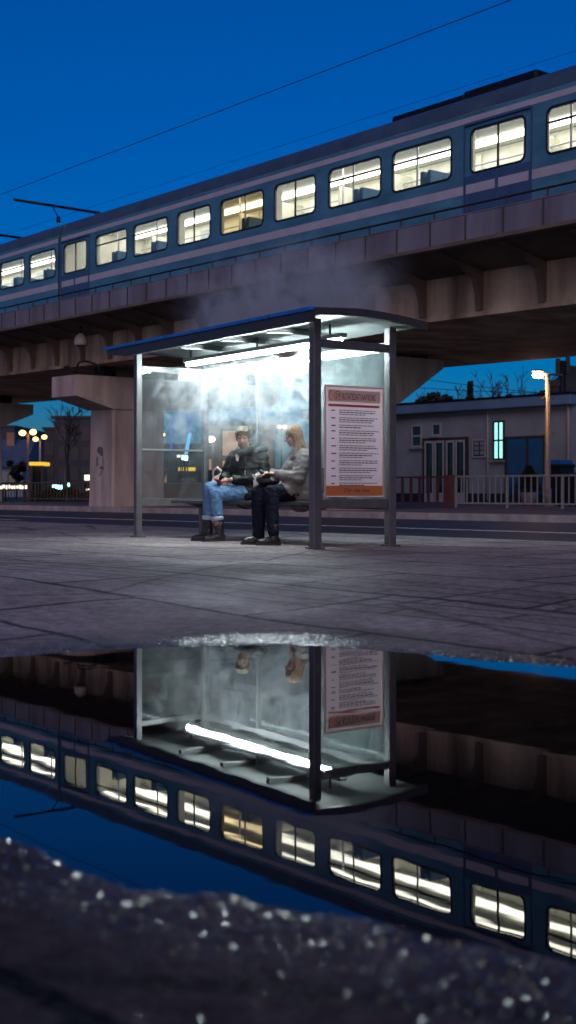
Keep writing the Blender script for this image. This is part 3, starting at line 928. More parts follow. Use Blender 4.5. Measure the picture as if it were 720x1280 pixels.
def coach(x0, x1, wins, label):
    t = thing('train_carriage', label, 'train carriage', VI, 'carriages of the train on the viaduct')
    YN, YFR = 17.45, 20.25
    wn, wf = MB(), MB()
    xs = [w_[0] for w_ in wins]
    for i, (xc, w, kind) in enumerate(wins):
        a = x0 if i == 0 else (xs[i - 1] + xc) / 2
        b = x1 if i == len(wins) - 1 else (xs[i + 1] + xc) / 2
        side(wn, a, b, xc, w, YN, YN + 0.06)
        side(wf, a, b, xc, w, YFR, YFR - 0.06)
    wn.build('side_wall', M_train, t); wf.build('side_wall', M_train, t)
    for x in (x0, x1):
        d = 0.05 if x == x0 else -0.05
        MB().box(x, x + d, YN + 0.062, YFR - 0.062, BZ0, BZ1 + 0.3).build('end_wall', M_train, t)
    prof = [(17.45, 6.622), (17.49, 6.80), (17.58, 6.92), (17.78, 7.04), (18.1, 7.14), (18.5, 7.19), (18.85, 7.21)]
    prof = prof + [(37.7 - a, b) for a, b in reversed(prof[:-1])]
    inn = [(a + (0.05 if a < 18.85 else -0.05) * (abs(a - 18.85) > .9), b - 0.05) for a, b in prof]
    n = len(prof)
    vs = [(x0, *p) for p in prof] + [(x1, *p) for p in prof]
    fs = [(i, n + i, n + i + 1, i + 1) for i in range(n - 1)]
    rb = MB().add(vs, [tuple(reversed(f)) for f in fs], True)
    rb.add([(x0, *p) for p in prof], [tuple(range(n))]); rb.add([(x1, *p) for p in prof], [tuple(reversed(range(n)))])
    rb.build('roof', M_troof, t)
    MB().box(x0 + .01, x1 - .01, YN - 0.006, YN - 0.001, 6.435, 6.545).build('cantrail_stripe', M_stripe, t)
    for i, (xc, w, kind) in enumerate(wins):
        window_parts(t, xc, w, YN, kind, True); window_parts(t, xc, w, YFR, kind, False)
    # waist stripe broken at the doors
    doors = [w_[0] for w_ in wins if w_[2] == 'door']
    cuts = [x0 + .01] + [c_ for d in doors for c_ in (d - 0.83, d + 0.83)] + [x1 - .01]
    st = MB()
    for i in range(0, len(cuts), 2):
        if cuts[i + 1] - cuts[i] > 0.1: st.box(cuts[i], cuts[i + 1], YN - 0.006, YN - 0.001, 5.105, 5.275)
    st.build('waist_stripe', M_stripe, t)
    for d in doors:
        for sg in (-1, 1):
            a, b = (d - 0.80, d - 0.012) if sg < 0 else (d + 0.012, d + 0.80)
            a, b = max(a, x0 + .02), min(b, x1 - .02)
            lf = MB().bevbox(a, b, YN - 0.016, YN - 0.003, 4.3, WZ0 - 0.035, 0.005).build('door_leaf', M_door, t)
            MB().box(a + 0.03, b - 0.03, YN - 0.020, YN - 0.0165, 5.105, 5.275).build('stripe', M_stripe, lf)
        fr = MB()
        fr.box(max(d - 0.84, x0 + .01), max(d - 0.81, x0 + .02), YN - 0.02, YN - 0.002, 4.28, 6.42).box(d + 0.81, d + 0.84, YN - 0.02, YN - 0.002, 4.28, 6.42).box(max(d - 0.808, x0 + .02), d + 0.808, YN - 0.05, YN - 0.002, 6.38, 6.425)
        fr.build('door_frame', M_door, t)
    MB().box(x0 + .1, x1 - .1, YN + .1, YFR - .1, 4.185, BZ0 - 0.002).build('underframe', M_iron, t)
    # interior
    for x in (x0 + .06, x1 - .06):
        MB().box(x - .005, x + .005, YN + .07, YFR - .07, 4.6, 6.78).build('end_lining', M_cream, t)
    MB().box(x0 + .06, x1 - .06, YN + .07, YFR - .07, 4.55, 4.6).build('coach_floor', M_under, t)
    MB().box(x0 + .06, x1 - .06, YN + .065, YFR - .065, 6.79, 6.83).build('coach_ceiling', M_ceil, t)
    for y, w in ((18.66, 0.10), (19.62, 0.13)):
        MB().box(x0 + .3, x1 - .3, y - w, y + w, 6.735, 6.787).build('strip_light', M_strip, t)
    MB().box(x0 + .06, x1 - .06, YFR - .072, YFR - .064, 6.33, 6.78).build('far_lining', M_cream, t)
    rl = MB()
    for y in (17.85, 19.9):
        rl.tube([(x0 + .4, y, 6.42), (x1 - .4, y, 6.42)], 0.02, 6)
    rl.build('luggage_rail', M_stripe, t)
    pm_ = None
    for i, (xc, w, kind) in enumerate(wins):
        if kind in ('door', 'plain'):
            for sg in (-1, 1):
                px_ = xc + sg * 0.86
                if x0 + .2 < px_ < x1 - .2:
                    MB().box(px_ - .02, px_ + .02, YN + .07, 17.75, 4.6, 6.6).build('draught_screen', M_cream, t)
                    MB().box(px_ - .02, px_ + .02, 19.45, YFR - .08, 4.6, 6.6).build('draught_screen', M_cream, t)
            MB().tube([(xc, 18.85, 4.6), (xc, 18.85, 6.78)], 0.025, 8).build('grab_pole', M_stripe, t)
        else:
            for sg in (-1, 1):
                for y0, y1 in ((YN + .1, 18.4), (19.3, YFR - .1)):
                    mbs = MB().bevbox(xc + sg * .1 - .05, xc + sg * .1 + .05, y0, y1, 4.95, 5.80, 0.03)
                    mbs.bevbox(xc + sg * .1, xc + sg * .55, y0, y1, 4.9, 5.05, 0.03)
                    mbs.build('seat', M_seat, t)
                # posters over the windows on the far side
                MB().box(xc + sg * .55 - .28, xc + sg * .55 + .28, YFR - .078, YFR - .074, 6.36, 6.62).build('wall_panel', M_frameL if sg > 0 else M_ceil, t)
            MB().box(xc + 0.93, xc + 1.05, YFR - .12, YFR - .074, 4.6, 6.72).build('wall_pillar', M_cream, t)
            MB().tube([(xc - .95, 18.25, 5.0), (xc - .95, 18.25, 6.78)], 0.022, 8).build('grab_pole', M_stripe, t)
    return t


kinds = {-1: 'door', 2: 'plain', 4: 'plain', 7: 'door', 3: 'brown', 10: 'plain', 12: 'door', -4: 'sash', -7: 'plain', -9: 'door'}
wid = {'sash': 1.66, 'brown': 1.70, 'plain': 1.46, 'door': 1.34}
mk = lambda ns: [(2.0 * n, wid[kinds.get(n, 'sash')], kinds.get(n, 'sash')) for n in ns]
cA = coach(-2.82, 27.0, mk(range(-1, 14)), 'long blue train carriage above the shelter with a roof box')
wb = mk(range(-13, -1))
cB = coach(-27.0, -3.0, wb, 'blue train carriage at the left edge behind the coupling')
MB().box(-2.998, -2.822, 17.7, 20.0, 4.3, 6.7).build('gangway', M_black, cA)
rbx = MB().bevbox(10.3, 12.4, 18.2, 19.5, 7.14, 7.335, 0.05).bevbox(12.42, 14.3, 18.15, 19.5, 7.14, 7.36, 0.05)
rbx.build('roof_box', M_iron, cA)

# catenary: two masts beyond the tracks with arms towards the camera, two contact wires
def mast(px, py, length, label):
    t = (px - 360) / F_PX
    Y = (24.5 + 0.0) / (0.788 * t + 0.616)
    # D is measured from the camera axis line: shift for the frame origin
    P = Vector((t * Y, Y, 0)); z = zat(py, Y)
    m = thing('catenary_mast', label, 'catenary mast', None, 'catenary masts beyond the train')
    m.location = (P.x, P.y, 4.9)
    MB().bevbox(-.09, .09, -.09, .09, 0, z - 4.9 + .05, .01).build('post', M_iron, m)
    d = Vector((-0.788, -0.616, 0))
    MB().tube([(0, 0, z - 4.9), d * length + Vector((0, 0, z - 4.9 + .02))], 0.055, 8).build('arm', M_iron, m)
    q = d * (length * .48); zz = z - 4.9
    MB().tube([q + Vector((0, 0, zz)) + d * .25, q + Vector((0, 0, zz - .42)), q + Vector((0, 0, zz - .5))], 0.025, 6).build('drop_arm', M_iron, m)
    MB().tube([q + Vector((0, 0, zz - .36)), q + Vector((0, 0, zz - .58))], [.06, .09], 8).build('insulator', M_iron, m)
    return m


mast(122, 266, 3.5, 'dark catenary arm with an insulator above the coupling')
mast(30, 298, 3.5, 'dark catenary arm cut by the left picture edge')
for D, h, r_, lab in ((19.0, 9.22, 0.010, 'upper overhead wire crossing the whole blue sky'), (22.5, 9.28, 0.0045, 'lower faint overhead wire through the catenary arm')):
    mb = MB().tube([(VX0, D, h), (VX1, D, h)], r_, 6)
    tag(mb.build('overhead_wire', M_iron, None, VI), lab, 'wire')

# ------------------------------------------------------------------ railings beyond the road
ZP = 0.118


def railing(name, xa, xb, N, h, m, label, bay=2.0, gap=0.13, br=0.012, thick=0.03, endpost=None):
    t = thing(name, label, 'fence', RD @ Matrix.Translation((xa, N, ZP)))
    L = xb - xa
    MB().bevbox(0, L, -.03, .03, h - .05, h, .01).build('top_rail', m, t)
    MB().box(0, L, -.015, .015, .10, .14).build('bottom_rail', m, t)
    nb = max(1, round(L / bay)); b = L / nb
    if nb > 60: nb = 60; b = L / nb
    pmesh = MB().bevbox(-thick, thick, -thick, thick, 0, h - .052, .006).mesh('post'); pmesh.materials.append(m)
    k = max(2, int(b / gap))
    bm_ = MB()
    for i in range(1, k):
        bm_.box(b * i / k - br, b * i / k + br, -.012, .012, .142, h - .052)
    bmesh_ = bm_.mesh('baluster_panel'); bmesh_.materials.append(m)
    for i in range(nb + 1):
        o = bpy.data.objects.new('post', pmesh); COL.objects.link(o); o.parent = t; o.location = (b * i, 0, 0)
        if i < nb:
            o = bpy.data.objects.new('baluster_panel', bmesh_); COL.objects.link(o); o.parent = t; o.location = (b * i, 0, 0)
    if endpost:
        MB().bevbox(L - .02, L + endpost, -.10, .10, 0, h + .03, .012).build('end_post', m, t)
    return t


NF = 26.4
xr = rdx(565, NF)
railing('railing', rdx(-60, NF), rdx(172, NF), NF, 0.78, M_gfence, 'grey brown railing left of the concrete pier', 2.4, 0.22, 0.014)
railing('railing', xr + 0.14, rdx(860, NF), NF, 0.86, M_wfence, 'white metal railing in front of the low building', 1.9, 0.19, 0.014)
railing('wooden_fence', rdx(300, NF), xr - 0.18, NF - 0.02, 0.85, M_rfence, 'dark red fence with a thick end post beside the white railing', 2.6, 0.30, 0.05, 0.06, 0.2)
lw = thing('low_wall', 'dull brown low wall seen through the left shelter glass', 'wall', RD @ Matrix.Translation((0, NF + .5, ZP)))
MB().box(rdx(150, NF), rdx(300, NF), -.12, .12, 0, .66).build('wall_body', M_brick, lw)
MB().bevbox(rdx(150, NF) - .03, rdx(300, NF) + .03, -.16, .16, .662, .73, .01).build('wall_coping', M_kerb, lw)

# ------------------------------------------------------------------ low building on the right
NB = 34.0
def bY(px): return NB / (0.744 * (px - 360) / F_PX + 0.668)
def bz(px, py): return zat(py, bY(px)) - ZP
xl, xrr = rdx(392, NB), rdx(717, NB)
bd = thing('low_building', 'flat roofed pale rendered building behind the white railing', 'building', RD @ Matrix.Translation((0, NB, ZP)))
HB = bz(600, 513)
MB().box(xl, xrr, 0, 9, 0, HB).build('wall', M_render, bd)
MB().bevbox(xl - .3, xrr + .12, -.35, 9.3, HB + .003, HB + .34, .03).build('roof', M_fasciab, bd)
MB().box(xl - .34, xrr + .16, -.39, 9.34, HB + .343, HB + .40).build('roof_edge', M_iron, bd)
MB().box(xl - .01, xrr + .015, -.025, -.002, 0, .35).build('plinth', M_darkwall, bd)


def bwin(px0, px1, py0, py1, gm, name='window', bars=(), hbars=(), fm=None, fw=.06, door=False):
    x0, x1 = rdx(px0, NB), rdx(px1, NB)
    pm_ = (px0 + px1) / 2
    z1, z0 = bz(pm_, py0), (0.02 if door else bz(pm_, py1))
    f = MB()
    fm = fm or M_frameL
    f.box(x0, x0 + fw, -.05, -.002, z0, z1).box(x1 - fw, x1, -.05, -.002, z0, z1).box(x0 + fw, x1 - fw, -.05, -.002, z1 - fw, z1).box(x0 + fw, x1 - fw, -.05, -.002, z0, z0 + fw)
    for b in bars:
        xb = x0 + (x1 - x0) * b; f.box(xb - fw / 2, xb + fw / 2, -.048, -.002, z0 + fw, z1 - fw)
    for b in hbars:
        zb = z0 + (z1 - z0) * b; f.box(x0 + fw, x1 - fw, -.046, -.002, zb - fw / 2, zb + fw / 2)
    o = f.build(name, fm, bd)
    MB().box(x0 + fw, x1 - fw, -.02, -.004, z0 + fw, z1 - fw).build('pane', gm, o)
    if not door:
        MB().bevbox(x0 - .06, x1 + .06, -.13, -.002, z0 - .07, z0 - .005, .008).build('sill', M_kerb, o)
    return o, x0, x1, z0, z1


bwin(515, 528, 531, 559, M_winglass, hbars=(.5,))
bwin(540.5, 552, 529, 545, M_winglass)
bwin(617, 631, 526, 575, E_cyan, hbars=(.5,), bars=(.5,), fm=M_frameD)
# double doors: dark surround with pale leaves
o, x0, x1, z0, z1 = bwin(529, 586, 547, 600, M_winglass, 'door', fm=M_frameD, fw=.09, door=True, bars=(.5,))
for i in range(4):
    a = x0 + .1 + (x1 - x0 - .2) * i / 4 + .02; b = a + (x1 - x0 - .2) / 4 - .04
    if i == 2: a += .05
    f = MB(); w_ = .07
    f.box(a, a + w_, -.075, -.052, z0, z1 - .1).box(b - w_, b, -.075, -.052, z0, z1 - .1).box(a + w_, b - w_, -.075, -.052, z1 - .18, z1 - .1).box(a + w_, b - w_, -.075, -.052, z0, z0 + .35)
    lf = f.build('door_leaf', M_frameL, bd)
    MB().box(b - w_ - .05, b - w_ - .02, -.11, -.077, .95, 1.15).build('handle', M_iron, lf)
bwin(632, 682, 545, 600, M_skyglass, 'shop_window', bars=(.56,), fm=M_frameD, fw=.07, door=True)
pxp = rdx(712, NB)
dp = MB().tube([(pxp, -.10, HB + .02), (pxp, -.07, HB - .25), (pxp, -.07, .1)], .045, 8)
dp.build('downpipe', M_frameL, bd)
pxp = rdx(611, NB)
MB().tube([(pxp, -.06, HB - .02), (pxp, -.06, .1)], .03, 8).build('cable_duct', M_frameL, bd)
# notice board
x0, x1 = rdx(591, NB), rdx(608, NB); z1, z0 = bz(600, 549), bz(600, 572)
nbd = thing('notice_board', 'small framed dark notice board between doors and lit cyan window', 'notice board', RD @ Matrix.Translation((x0, NB - .003, ZP)))
W_ = x1 - x0
f = MB().box(0, W_, -.05, 0, z0, z0 + .05).box(0, W_, -.05, 0, z1 - .05, z1).box(0, .05, -.05, 0, z0 + .05, z1 - .05).box(W_ - .05, W_, -.05, 0, z0 + .05, z1 - .05)
f.build('frame', M_frameL, nbd)
MB().box(.05, W_ - .05, -.03, -.002, z0 + .05, z1 - .05).build('board', M_darkwall, nbd)
f = MB(); r_ = random.Random(4)
for i in range(2):
    for j in range(3):
        a = .09 + i * W_ * .42; c_ = z0 + .1 + j * (z1 - z0 - .15) / 3
        f.box(a, a + W_ * .33, -.035, -.031, c_, c_ + (z1 - z0) * .2)
f.build('sheets', M_render, nbd)
# blue crate of goods, dark bins, potted conifer in front of the building
def crate(px, py0, py1, pw, N, m, label, name, cat):
    x0 = rdx(px, N); Y = N / (0.744 * (px - 360) / F_PX + 0.668)
    z1, z0 = zat(py0, Y) - ZP, zat(py1, Y) - ZP
    w_ = pw / F_PX * Y
    return x0, z0, z1, w_
NN = 32.6
x0, z0, z1, w_ = crate(695, 575, 586.5, 17, NN, None, '', '', '')
tb = thing('display_stand', 'blue topped stand against the low building, right of the lamp pole', 'stand', RD @ Matrix.Translation((x0, NN, ZP)))
MB().bevbox(0, w_, -.3, .3, z0, z1, .03).build('blue_box', M_blue, tb)
MB().box(-.02, w_ + .02, -.32, .32, z0 - .06, z0 - .004).build('shelf', M_frameL, tb)
for sx in (0.05, w_ - .05):
    for sy in (-.25, .25):
        MB().box(sx - .03, sx + .03, sy - .03, sy + .03, 0, z0 - .062).build('leg', M_iron, tb)
def bin_(px, N, w_, h, label):
    b_1 = thing('wheeled_bin', label, 'bin', RD @ Matrix.Translation((rdx(px, N), N, ZP)), 'dark bins behind the white railing')
    MB().prism([(-.28, .12), (.28, .12), (.33, h - .1), (-.33, h - .1)], 0, w_, 'x').build('bin_body', M_black, b_1)
    MB().bevbox(-.03, w_ + .03, -.36, .36, h - .097, h, .03).build('lid', M_black, b_1)
    for x in (.08, w_ - .08):
        MB().tube([(x - .03, .26, .1), (x + .03, .26, .1)], .1, 12).build('wheel', M_iron, b_1)
bin_(690, 30.5, .55, 1.22, 'dark wheeled bin in front of the blue topped stand')
bin_(711, 30.2, .55, .95, 'lower dark wheeled bin at the right picture edge')


def cone_shrub(px, N, h, r0, label):
    t = thing('potted_conifer', label, 'potted plant', RD @ Matrix.Translation((rdx(px, N), N, ZP)))
    MB().tube([(0, 0, 0), (0, 0, .4)], [.2, .27], 14).build('pot', M_kerb, t)
    mb = MB(); r_ = random.Random(int(px))
    for i in range(700):
        q = r_.random() ** .8; z = .4 + q * (h - .4)
        rad = r0 * (1 - q) * math.sqrt(r_.random()) + .03; a = r_.uniform(0, 6.28)
        c = Vector((rad * math.cos(a), rad * math.sin(a), z))
        d = Vector((math.cos(a), math.sin(a), 1.2)).normalized() * .11; s_ = d.orthogonal().normalized() * .035
        mb.add([c, c + d * .5 + s_, c + d, c + d * .5 - s_], [(0, 1, 2, 3)])
    mb.build('foliage', M_leafd, t)
    MB().tube([(0, 0, .38), (0, 0, h * .8)], [.035, .01], 6).build('stem', M_bark, t)
cone_shrub(661, 31.4, 1.15, .40, 'dark pointed conifer in a pot before the blue shop window')

# mast behind the building
Y = 56; c = at(703, Y)
am = thing('antenna_mast', 'dark mast with two antenna panels behind the low building', 'mast', Matrix.Translation((c.x, c.y, ZP)))
zt = zat(448, Y) - ZP
MB().tube([(0, 0, 0), (0, 0, zt - .1)], [.2, .14], 10).build('pole', M_iron, am)
for dx, dz in ((-.2, .0), (.24, .05)):
    MB().bevbox(dx - .09, dx + .09, -.08, .08, zt - .75 + dz, zt + dz, .02).build('antenna_panel', M_iron, am)
    MB().box(min(dx, 0), max(dx, 0), -.03, .03, zt - .5 + dz, zt - .44 + dz).build('bracket', M_iron, am)
MB().bevbox(-.55, -.1, -.1, .1, zt - 1.25, zt - .95, .02).build('relay_box', M_iron, am)

# ------------------------------------------------------------------ street lamps
def lamp(px, pyh, Y, arms, label, group=None, head=.24, m=E_warm, h_m=None, base_z=ZP):
    """arms: list of (dx metres, dz, lit)"""
    c = at(px, Y); zt = zat(pyh, Y) - base_z
    t = thing('street_lamp', label, 'street lamp', Matrix.Translation((c.x, c.y, base_z)), group)
    MB().tube([(0, 0, 0), (0, 0, .35), (0, 0, .36), (0, 0, zt)], [.10, .10, .065, .05], 10).build('pole', M_pole, t)
    for dx, dz, lit in arms:
        if abs(dx) > .05:
            MB().tube([(0, 0, zt - .15), (dx * .4, 0, zt + dz + .06), (dx, 0, zt + dz + .06)], .025, 6).build('arm', M_pole, t)
        if lit:
            hd = MB().ball((dx, 0, zt + dz - .02), (head, head * .8, head * .8)).build('lamp_globe', m, t)
            MB().tube([(dx, 0, zt + dz + head * .78), (dx, 0, zt + dz + head * .95)], [head * .5, head * .2], 10).build('lamp_cap', M_iron, hd)
    return t


# right lamp: lantern on a short arm
Y = 35.2; c = at(684.5, Y); zt = zat(468, Y) - ZP
rl = thing('street_lamp', 'tall street lamp with glowing orange lantern behind the white railing', 'street lamp', Matrix.Translation((c.x, c.y, ZP)))
MB().tube([(0, 0, 0), (0, 0, .5), (0, 0, .52), (0, 0, zt)], [.115, .115, .085, .06], 12).build('pole', M_pole, rl)
MB().tube([(-.24, 0, zt + .02), (.42, 0, zt - .02)], .032, 8).build('arm', M_pole, rl)
MB().tube([(0, 0, zt - .25), (-.2, 0, zt + .0)], .018, 6).build('arm_brace', M_pole, rl)
MB().tube([(0, 0, zt - .25), (.25, 0, zt - .02)], .018, 6).build('arm_brace', M_pole, rl)
hd = MB().ball((-.27, 0, zt - .02), (.15, .13, .085)).build('lantern', emit('lantern_light', (1.0, 0.52, 0.24), 80.0), rl)
MB().prism([(-.43, zt + .075), (-.12, zt + .075), (-.17, zt + .125), (-.38, zt + .125)], -.12, .12, 'y').build('lantern_hood', M_pole, hd)
for pz in (498, 542):
    z_ = zat(pz, Y) - ZP
    MB().bevbox(-.18, .18, -.03, .03, z_ - .02, z_ + .02, .006).build('bracket', M_pole, rl)
MB().bevbox(-.16, .16, -.16, .16, 0, .1, .02).build('base', M_kerb, rl)

GL = 'lamps in the street beyond the road'
lamp(35, 542, 60, [(-.26, .05, True), (.24, .09, True)], 'nearest twin globe street lamp left of the pier', GL, .165)
lamp(50, 551, 78, [(-.27, .12, True), (.26, .25, True)], 'twin globe lamp just right of the nearest twin lamp', GL, .17)
lamp(36, 570, 88, [(-.33, .25, True), (.3, -.1, True)], 'low twin globe lamp seen behind the nearest twin lamp', GL, .14)
lamp(200, 544, 52, [(-.1, .04, True), (.12, .04, True)], 'small orange lamp seen through the left shelter pane', GL, .09)
lamp(266, 549, 50, [(-.06, .02, True)], 'white lamp between the shelter post and the man', GL, .16, E_white)
lamp(259, 542, 66, [(.05, .02, True)], 'smaller white lamp just above the one beside the man', GL, .10, E_white)
lamp(229, 612, 46, [(0, .1, True)], 'knee high yellow lamp low in the left shelter pane', GL, .09, E_yellow)
lamp(352, 533, 54, [(-.08, .0, True), (.14, .0, True)], 'flat orange lamp left of the woman and above her hair', GL, .09)

# ------------------------------------------------------------------ buildings far left and behind the shelter
def block(name, px0, px1, pyt, Y, depth, m, label, roof=None, wins=(), wm_=None, cat='building'):
    a, b = at(px0, Y), at(px1, Y)
    t = thing(name, label, cat, T((a.x + b.x) / 2, Y, ZP, 0))
    W_ = (b.x - a.x); H = zat(pyt, Y) - ZP
    MB().box(-W_ / 2, W_ / 2, 0, depth, 0, H).build('wall', m, t)
    if roof != 'none':
        MB().box(-W_ / 2 - .15, W_ / 2 + .15, -.15, depth + .15, H + .003, H + .22).build('roof', M_darkwall, t)
    for (fx0, fx1, fz0, fz1, mw) in wins:
        o = MB()
        x0, x1, z0, z1 = -W_ / 2 + W_ * fx0, -W_ / 2 + W_ * fx1, H * fz0, H * fz1
        e_ = .06
        o.box(x0 - e_, x0, -.06, -.003, z0 - e_, z1 + e_).box(x1, x1 + e_, -.06, -.003, z0 - e_, z1 + e_).box(x0, x1, -.06, -.003, z1, z1 + e_).box(x0, x1, -.06, -.003, z0 - e_, z0)
        o = o.build('window', M_frameD, t)
        MB().box(x0, x1, -.03, -.004, z0, z1).build('pane', mw, o)
    return t, W_, H


block('office_block', 68, 176, 523, 108, 20, M_darkwall, 'tall dark blue office block left of the pier', None,
      [(.06 + .13 * i, .14 + .13 * i, .2 + .26 * j, .36 + .26 * j, M_winoff) for i in range(7) for j in range(3)])
block('office_block', 55, 69, 537, 112, 18, M_darkwall, 'narrow lower dark block stepping down from the office block', None,
      [(.2, .45, .3, .5, M_winoff), (.55, .8, .3, .5, M_winoff), (.2, .45, .62, .8, M_winoff), (.55, .8, .62, .8, M_winoff)])
block('office_block', -40, 18, 534, 140, 18, M_darkwall, 'dark block rising behind the blue roofed house', None,
      [(.1 + .2 * i, .22 + .2 * i, .55, .75, M_winoff) for i in range(4)])
# house with pitched roof
t, W_, H = block('house', -50, 28, 584, 84, 7, M_render, 'small white house with a blue grey pitched roof at the left edge', 'none',
                 [(.55, .65, .25, .75, M_winglass), (.78, .88, .25, .75, M_winglass)])
MB().prism([(-.4, H + .004), (7.4, H + .004), (3.5, H + 1.95)], -W_ / 2 - .3, W_ / 2 + .2, 'x').build('roof', mat('slate_roof', (0.09, 0.14, 0.22), 0.6, 0, .3, 2), t)
MB().box(W_ / 2 - 1.6, W_ / 2 - 1.1, 2.6, 3.1, H + .9, H + 2.4).build('chimney', M_brick, t)
# kiosk with a yellow fascia
Y = 57; a = at(38, Y); b = at(53, Y); W_ = b.x - a.x
kz = zat(578, Y) - ZP
ks = thing('kiosk', 'small kiosk with a yellow lit fascia beside the twin lamp', 'kiosk', T(a.x, Y, ZP))
MB().box(.05, W_ - .05, .2, 1.4, 0, kz - .14).build('kiosk_body', M_darkwall, ks)
MB().box(-.05, W_ + .05, -.05, 1.5, kz - .135, kz + .02).build('fascia', E_yellow, ks)
for x in (.02, W_ - .02):
    MB().box(x - .04, x + .04, -.02, .06, 0, kz - .138).build('post', M_brick, ks)
# corner shop behind the shelter
block('corner_shop', 258, 342, 532, 58, 8, M_brick, 'orange rendered corner shop with lit windows seen through the shelter back', None,
      [(.24, .50, .60, .93, E_orangewin), (.24, .50, .12, .53, E_orangewin), (.60, .8, .6, .93, M_winglass), (.03, .10, .15, .55, E_orangewin)])
block('shop_row', 176, 252, 560, 66, 7, M_darkwall, 'dark low shops with small lights behind the left shelter pane', None,
      [(.08, .16, .30, .62, E_sign), (.3, .42, .2, .6, E_orangewin), (.62, .9, .55, .62, E_yellow), (.66, .9, .1, .4, M_winglass)])
block('shop_row', 395, 500, 560, 66, 7, M_brick, 'brown low shops behind the poster pane', None, [(.1, .3, .2, .6, M_winglass), (.5, .8, .2, .6, M_winglass)])
# lit signs left
def sign(px0, px1, py0, py1, Y, m, label, n=1, gap=.25, group=None):
    a, b = at(px0, Y), at(px1, Y)
    z1, z0 = zat(py0, Y) - ZP, zat(py1, Y) - ZP
    t = thing('lit_sign', label, 'sign', T(a.x, Y, ZP), group)
    W_ = b.x - a.x
    MB().box(-.05, W_ + .05, .02, .14, z0 - .05, z1 + .05).build('sign_board', M_black, t)
    f = MB(); w1 = W_ / n
    r_ = random.Random(int(px0 + 9))
    for i in range(n):
        f.box(i * w1 + r_.uniform(0, gap * .6) * w1, (i + 1) * w1 - r_.uniform(.2, 1.2) * gap * w1, -.02, .018, z0 + r_.uniform(0, .25) * (z1 - z0), z1 - r_.uniform(0, .25) * (z1 - z0))
    f.build('lit_panel', m, t)
    for x in (.1 * W_, .9 * W_):
        MB().box(x - .03, x + .03, .05, .11, 0, z0 - .052).build('post', M_iron, t)
sign(0, 34, 606, 611.5, 49.0, E_sign, 'long row of small white lit shapes behind the left railing', 10, .4)
sign(65, 79, 606, 613, 62, E_cyanlamp, 'cyan lit sign panel behind the railing', 2, .2)
sign(82, 87, 603, 609, 62, E_cyanlamp, 'single small cyan lit panel right of the wider cyan sign', 1, .1)
sign(105.5, 113, 593, 602, 60, E_sign, 'white lit sign box against the pier edge', 1, .1)
sign(107.5, 113, 611, 614, 58, E_sign, 'low thin lit strip beside the pier foot', 1, .1)
sign(183, 187, 581, 595, 50, E_sign, 'white lit sign at the left shelter post', 1, .1)
# pole left of the pier
Y = 54; c = at(81.5, Y)
bo = thing('post', 'pale plain post standing behind the railing left of the pier', 'post', Matrix.Translation((c.x, c.y, ZP)))
MB().tube([(0, 0, 0), (0, 0, zat(572, Y) - ZP)], [.06, .05], 10).build('shaft', M_pole, bo)
MB().ball((0, 0, zat(572, Y) - ZP), (.06, .06, .04)).build('cap', M_pole, bo)
# blue neon arch seen through the left pane
Y = 60
pts = [(214, 566), (214, 545), (215, 532), (219, 522), (226, 517), (233, 518), (238, 525), (237, 538), (234, 552), (231, 566)]
c0 = at(225, Y)
na = thing('neon_arch', 'blue neon arch glowing behind the left shelter pane', 'neon sign', Matrix.Translation((c0.x, c0.y, ZP)))
MB().tube([at(a, Y, zat(b, Y) - ZP) - Vector((c0.x, c0.y, 0)) for a, b in pts], .055, 8).build('neon_tube', E_blueneon, na)
MB().tube([at(a, Y, zat(b, Y) - ZP) - Vector((c0.x, c0.y + .0, 0)) for a, b in ((237.5, 541), (235, 553), (232.5, 568))], .09, 8).build('neon_stroke', emit('cyan_neon', (.2, .6, 1.0), 1.1), na)
for px in (214, 231):
    MB().box(at(px, Y).x - c0.x - .05, at(px, Y).x - c0.x + .05, .02, .12, 0, zat(567, Y) - ZP).build('post', M_iron, na)
sign(221, 226, 567.5, 573, 60, E_sign, 'small warm lit box left of the cyan one under the neon arch', 1, .1)
sign(227, 235, 569, 576, 58, E_cyanlamp, 'small cyan lit box under the neon arch', 2, .15)

# ------------------------------------------------------------------ trees
def bare_tree(px, Y, pyt, label, seed, spread=.55, base=ZP, twig=5, lean=0, name='bare_tree', thick=.03):
    c = at(px, Y); H = zat(pyt, Y) - base
    t = thing(name, label, 'tree', Matrix.Translation((c.x, c.y, base)))
    r_ = random.Random(seed)
    tr, br = MB(), MB()
    def grow(p, d, L, r, lev):
        n = 4; pts = [p]; rs = [r]
        for i in range(n):
            d = (d + Vector((r_.uniform(-1, 1), r_.uniform(-1, 1), r_.uniform(-.1, .5))) * .16).normalized()
            pts.append(pts[-1] + d * L / n); rs.append(max(.022, r * (1 - .45 * (i + 1) / n)))
        (tr if lev == 0 else br).tube(pts, rs, 7 if lev == 0 else 4, False)
        if lev < twig:
            for k in range(3 if lev < 3 else 2):
                j = r_.choice((2, 3, 4)) if lev else r_.choice((3, 4, 4))
                dd = (d + Vector((r_.uniform(-1, 1), r_.uniform(-1, 1), r_.uniform(-.2, .7))) * spread * 1.3).normalized()
                grow(pts[j], dd, L * r_.uniform(.58, .8), rs[j] * .68, lev + 1)
    grow(Vector((0, 0, 0)), Vector((lean, 0, 1)).normalized(), H * .36, H * thick, 0)
    tr.build('trunk', M_bark, t); br.build('crown', M_bark, t)
    return t


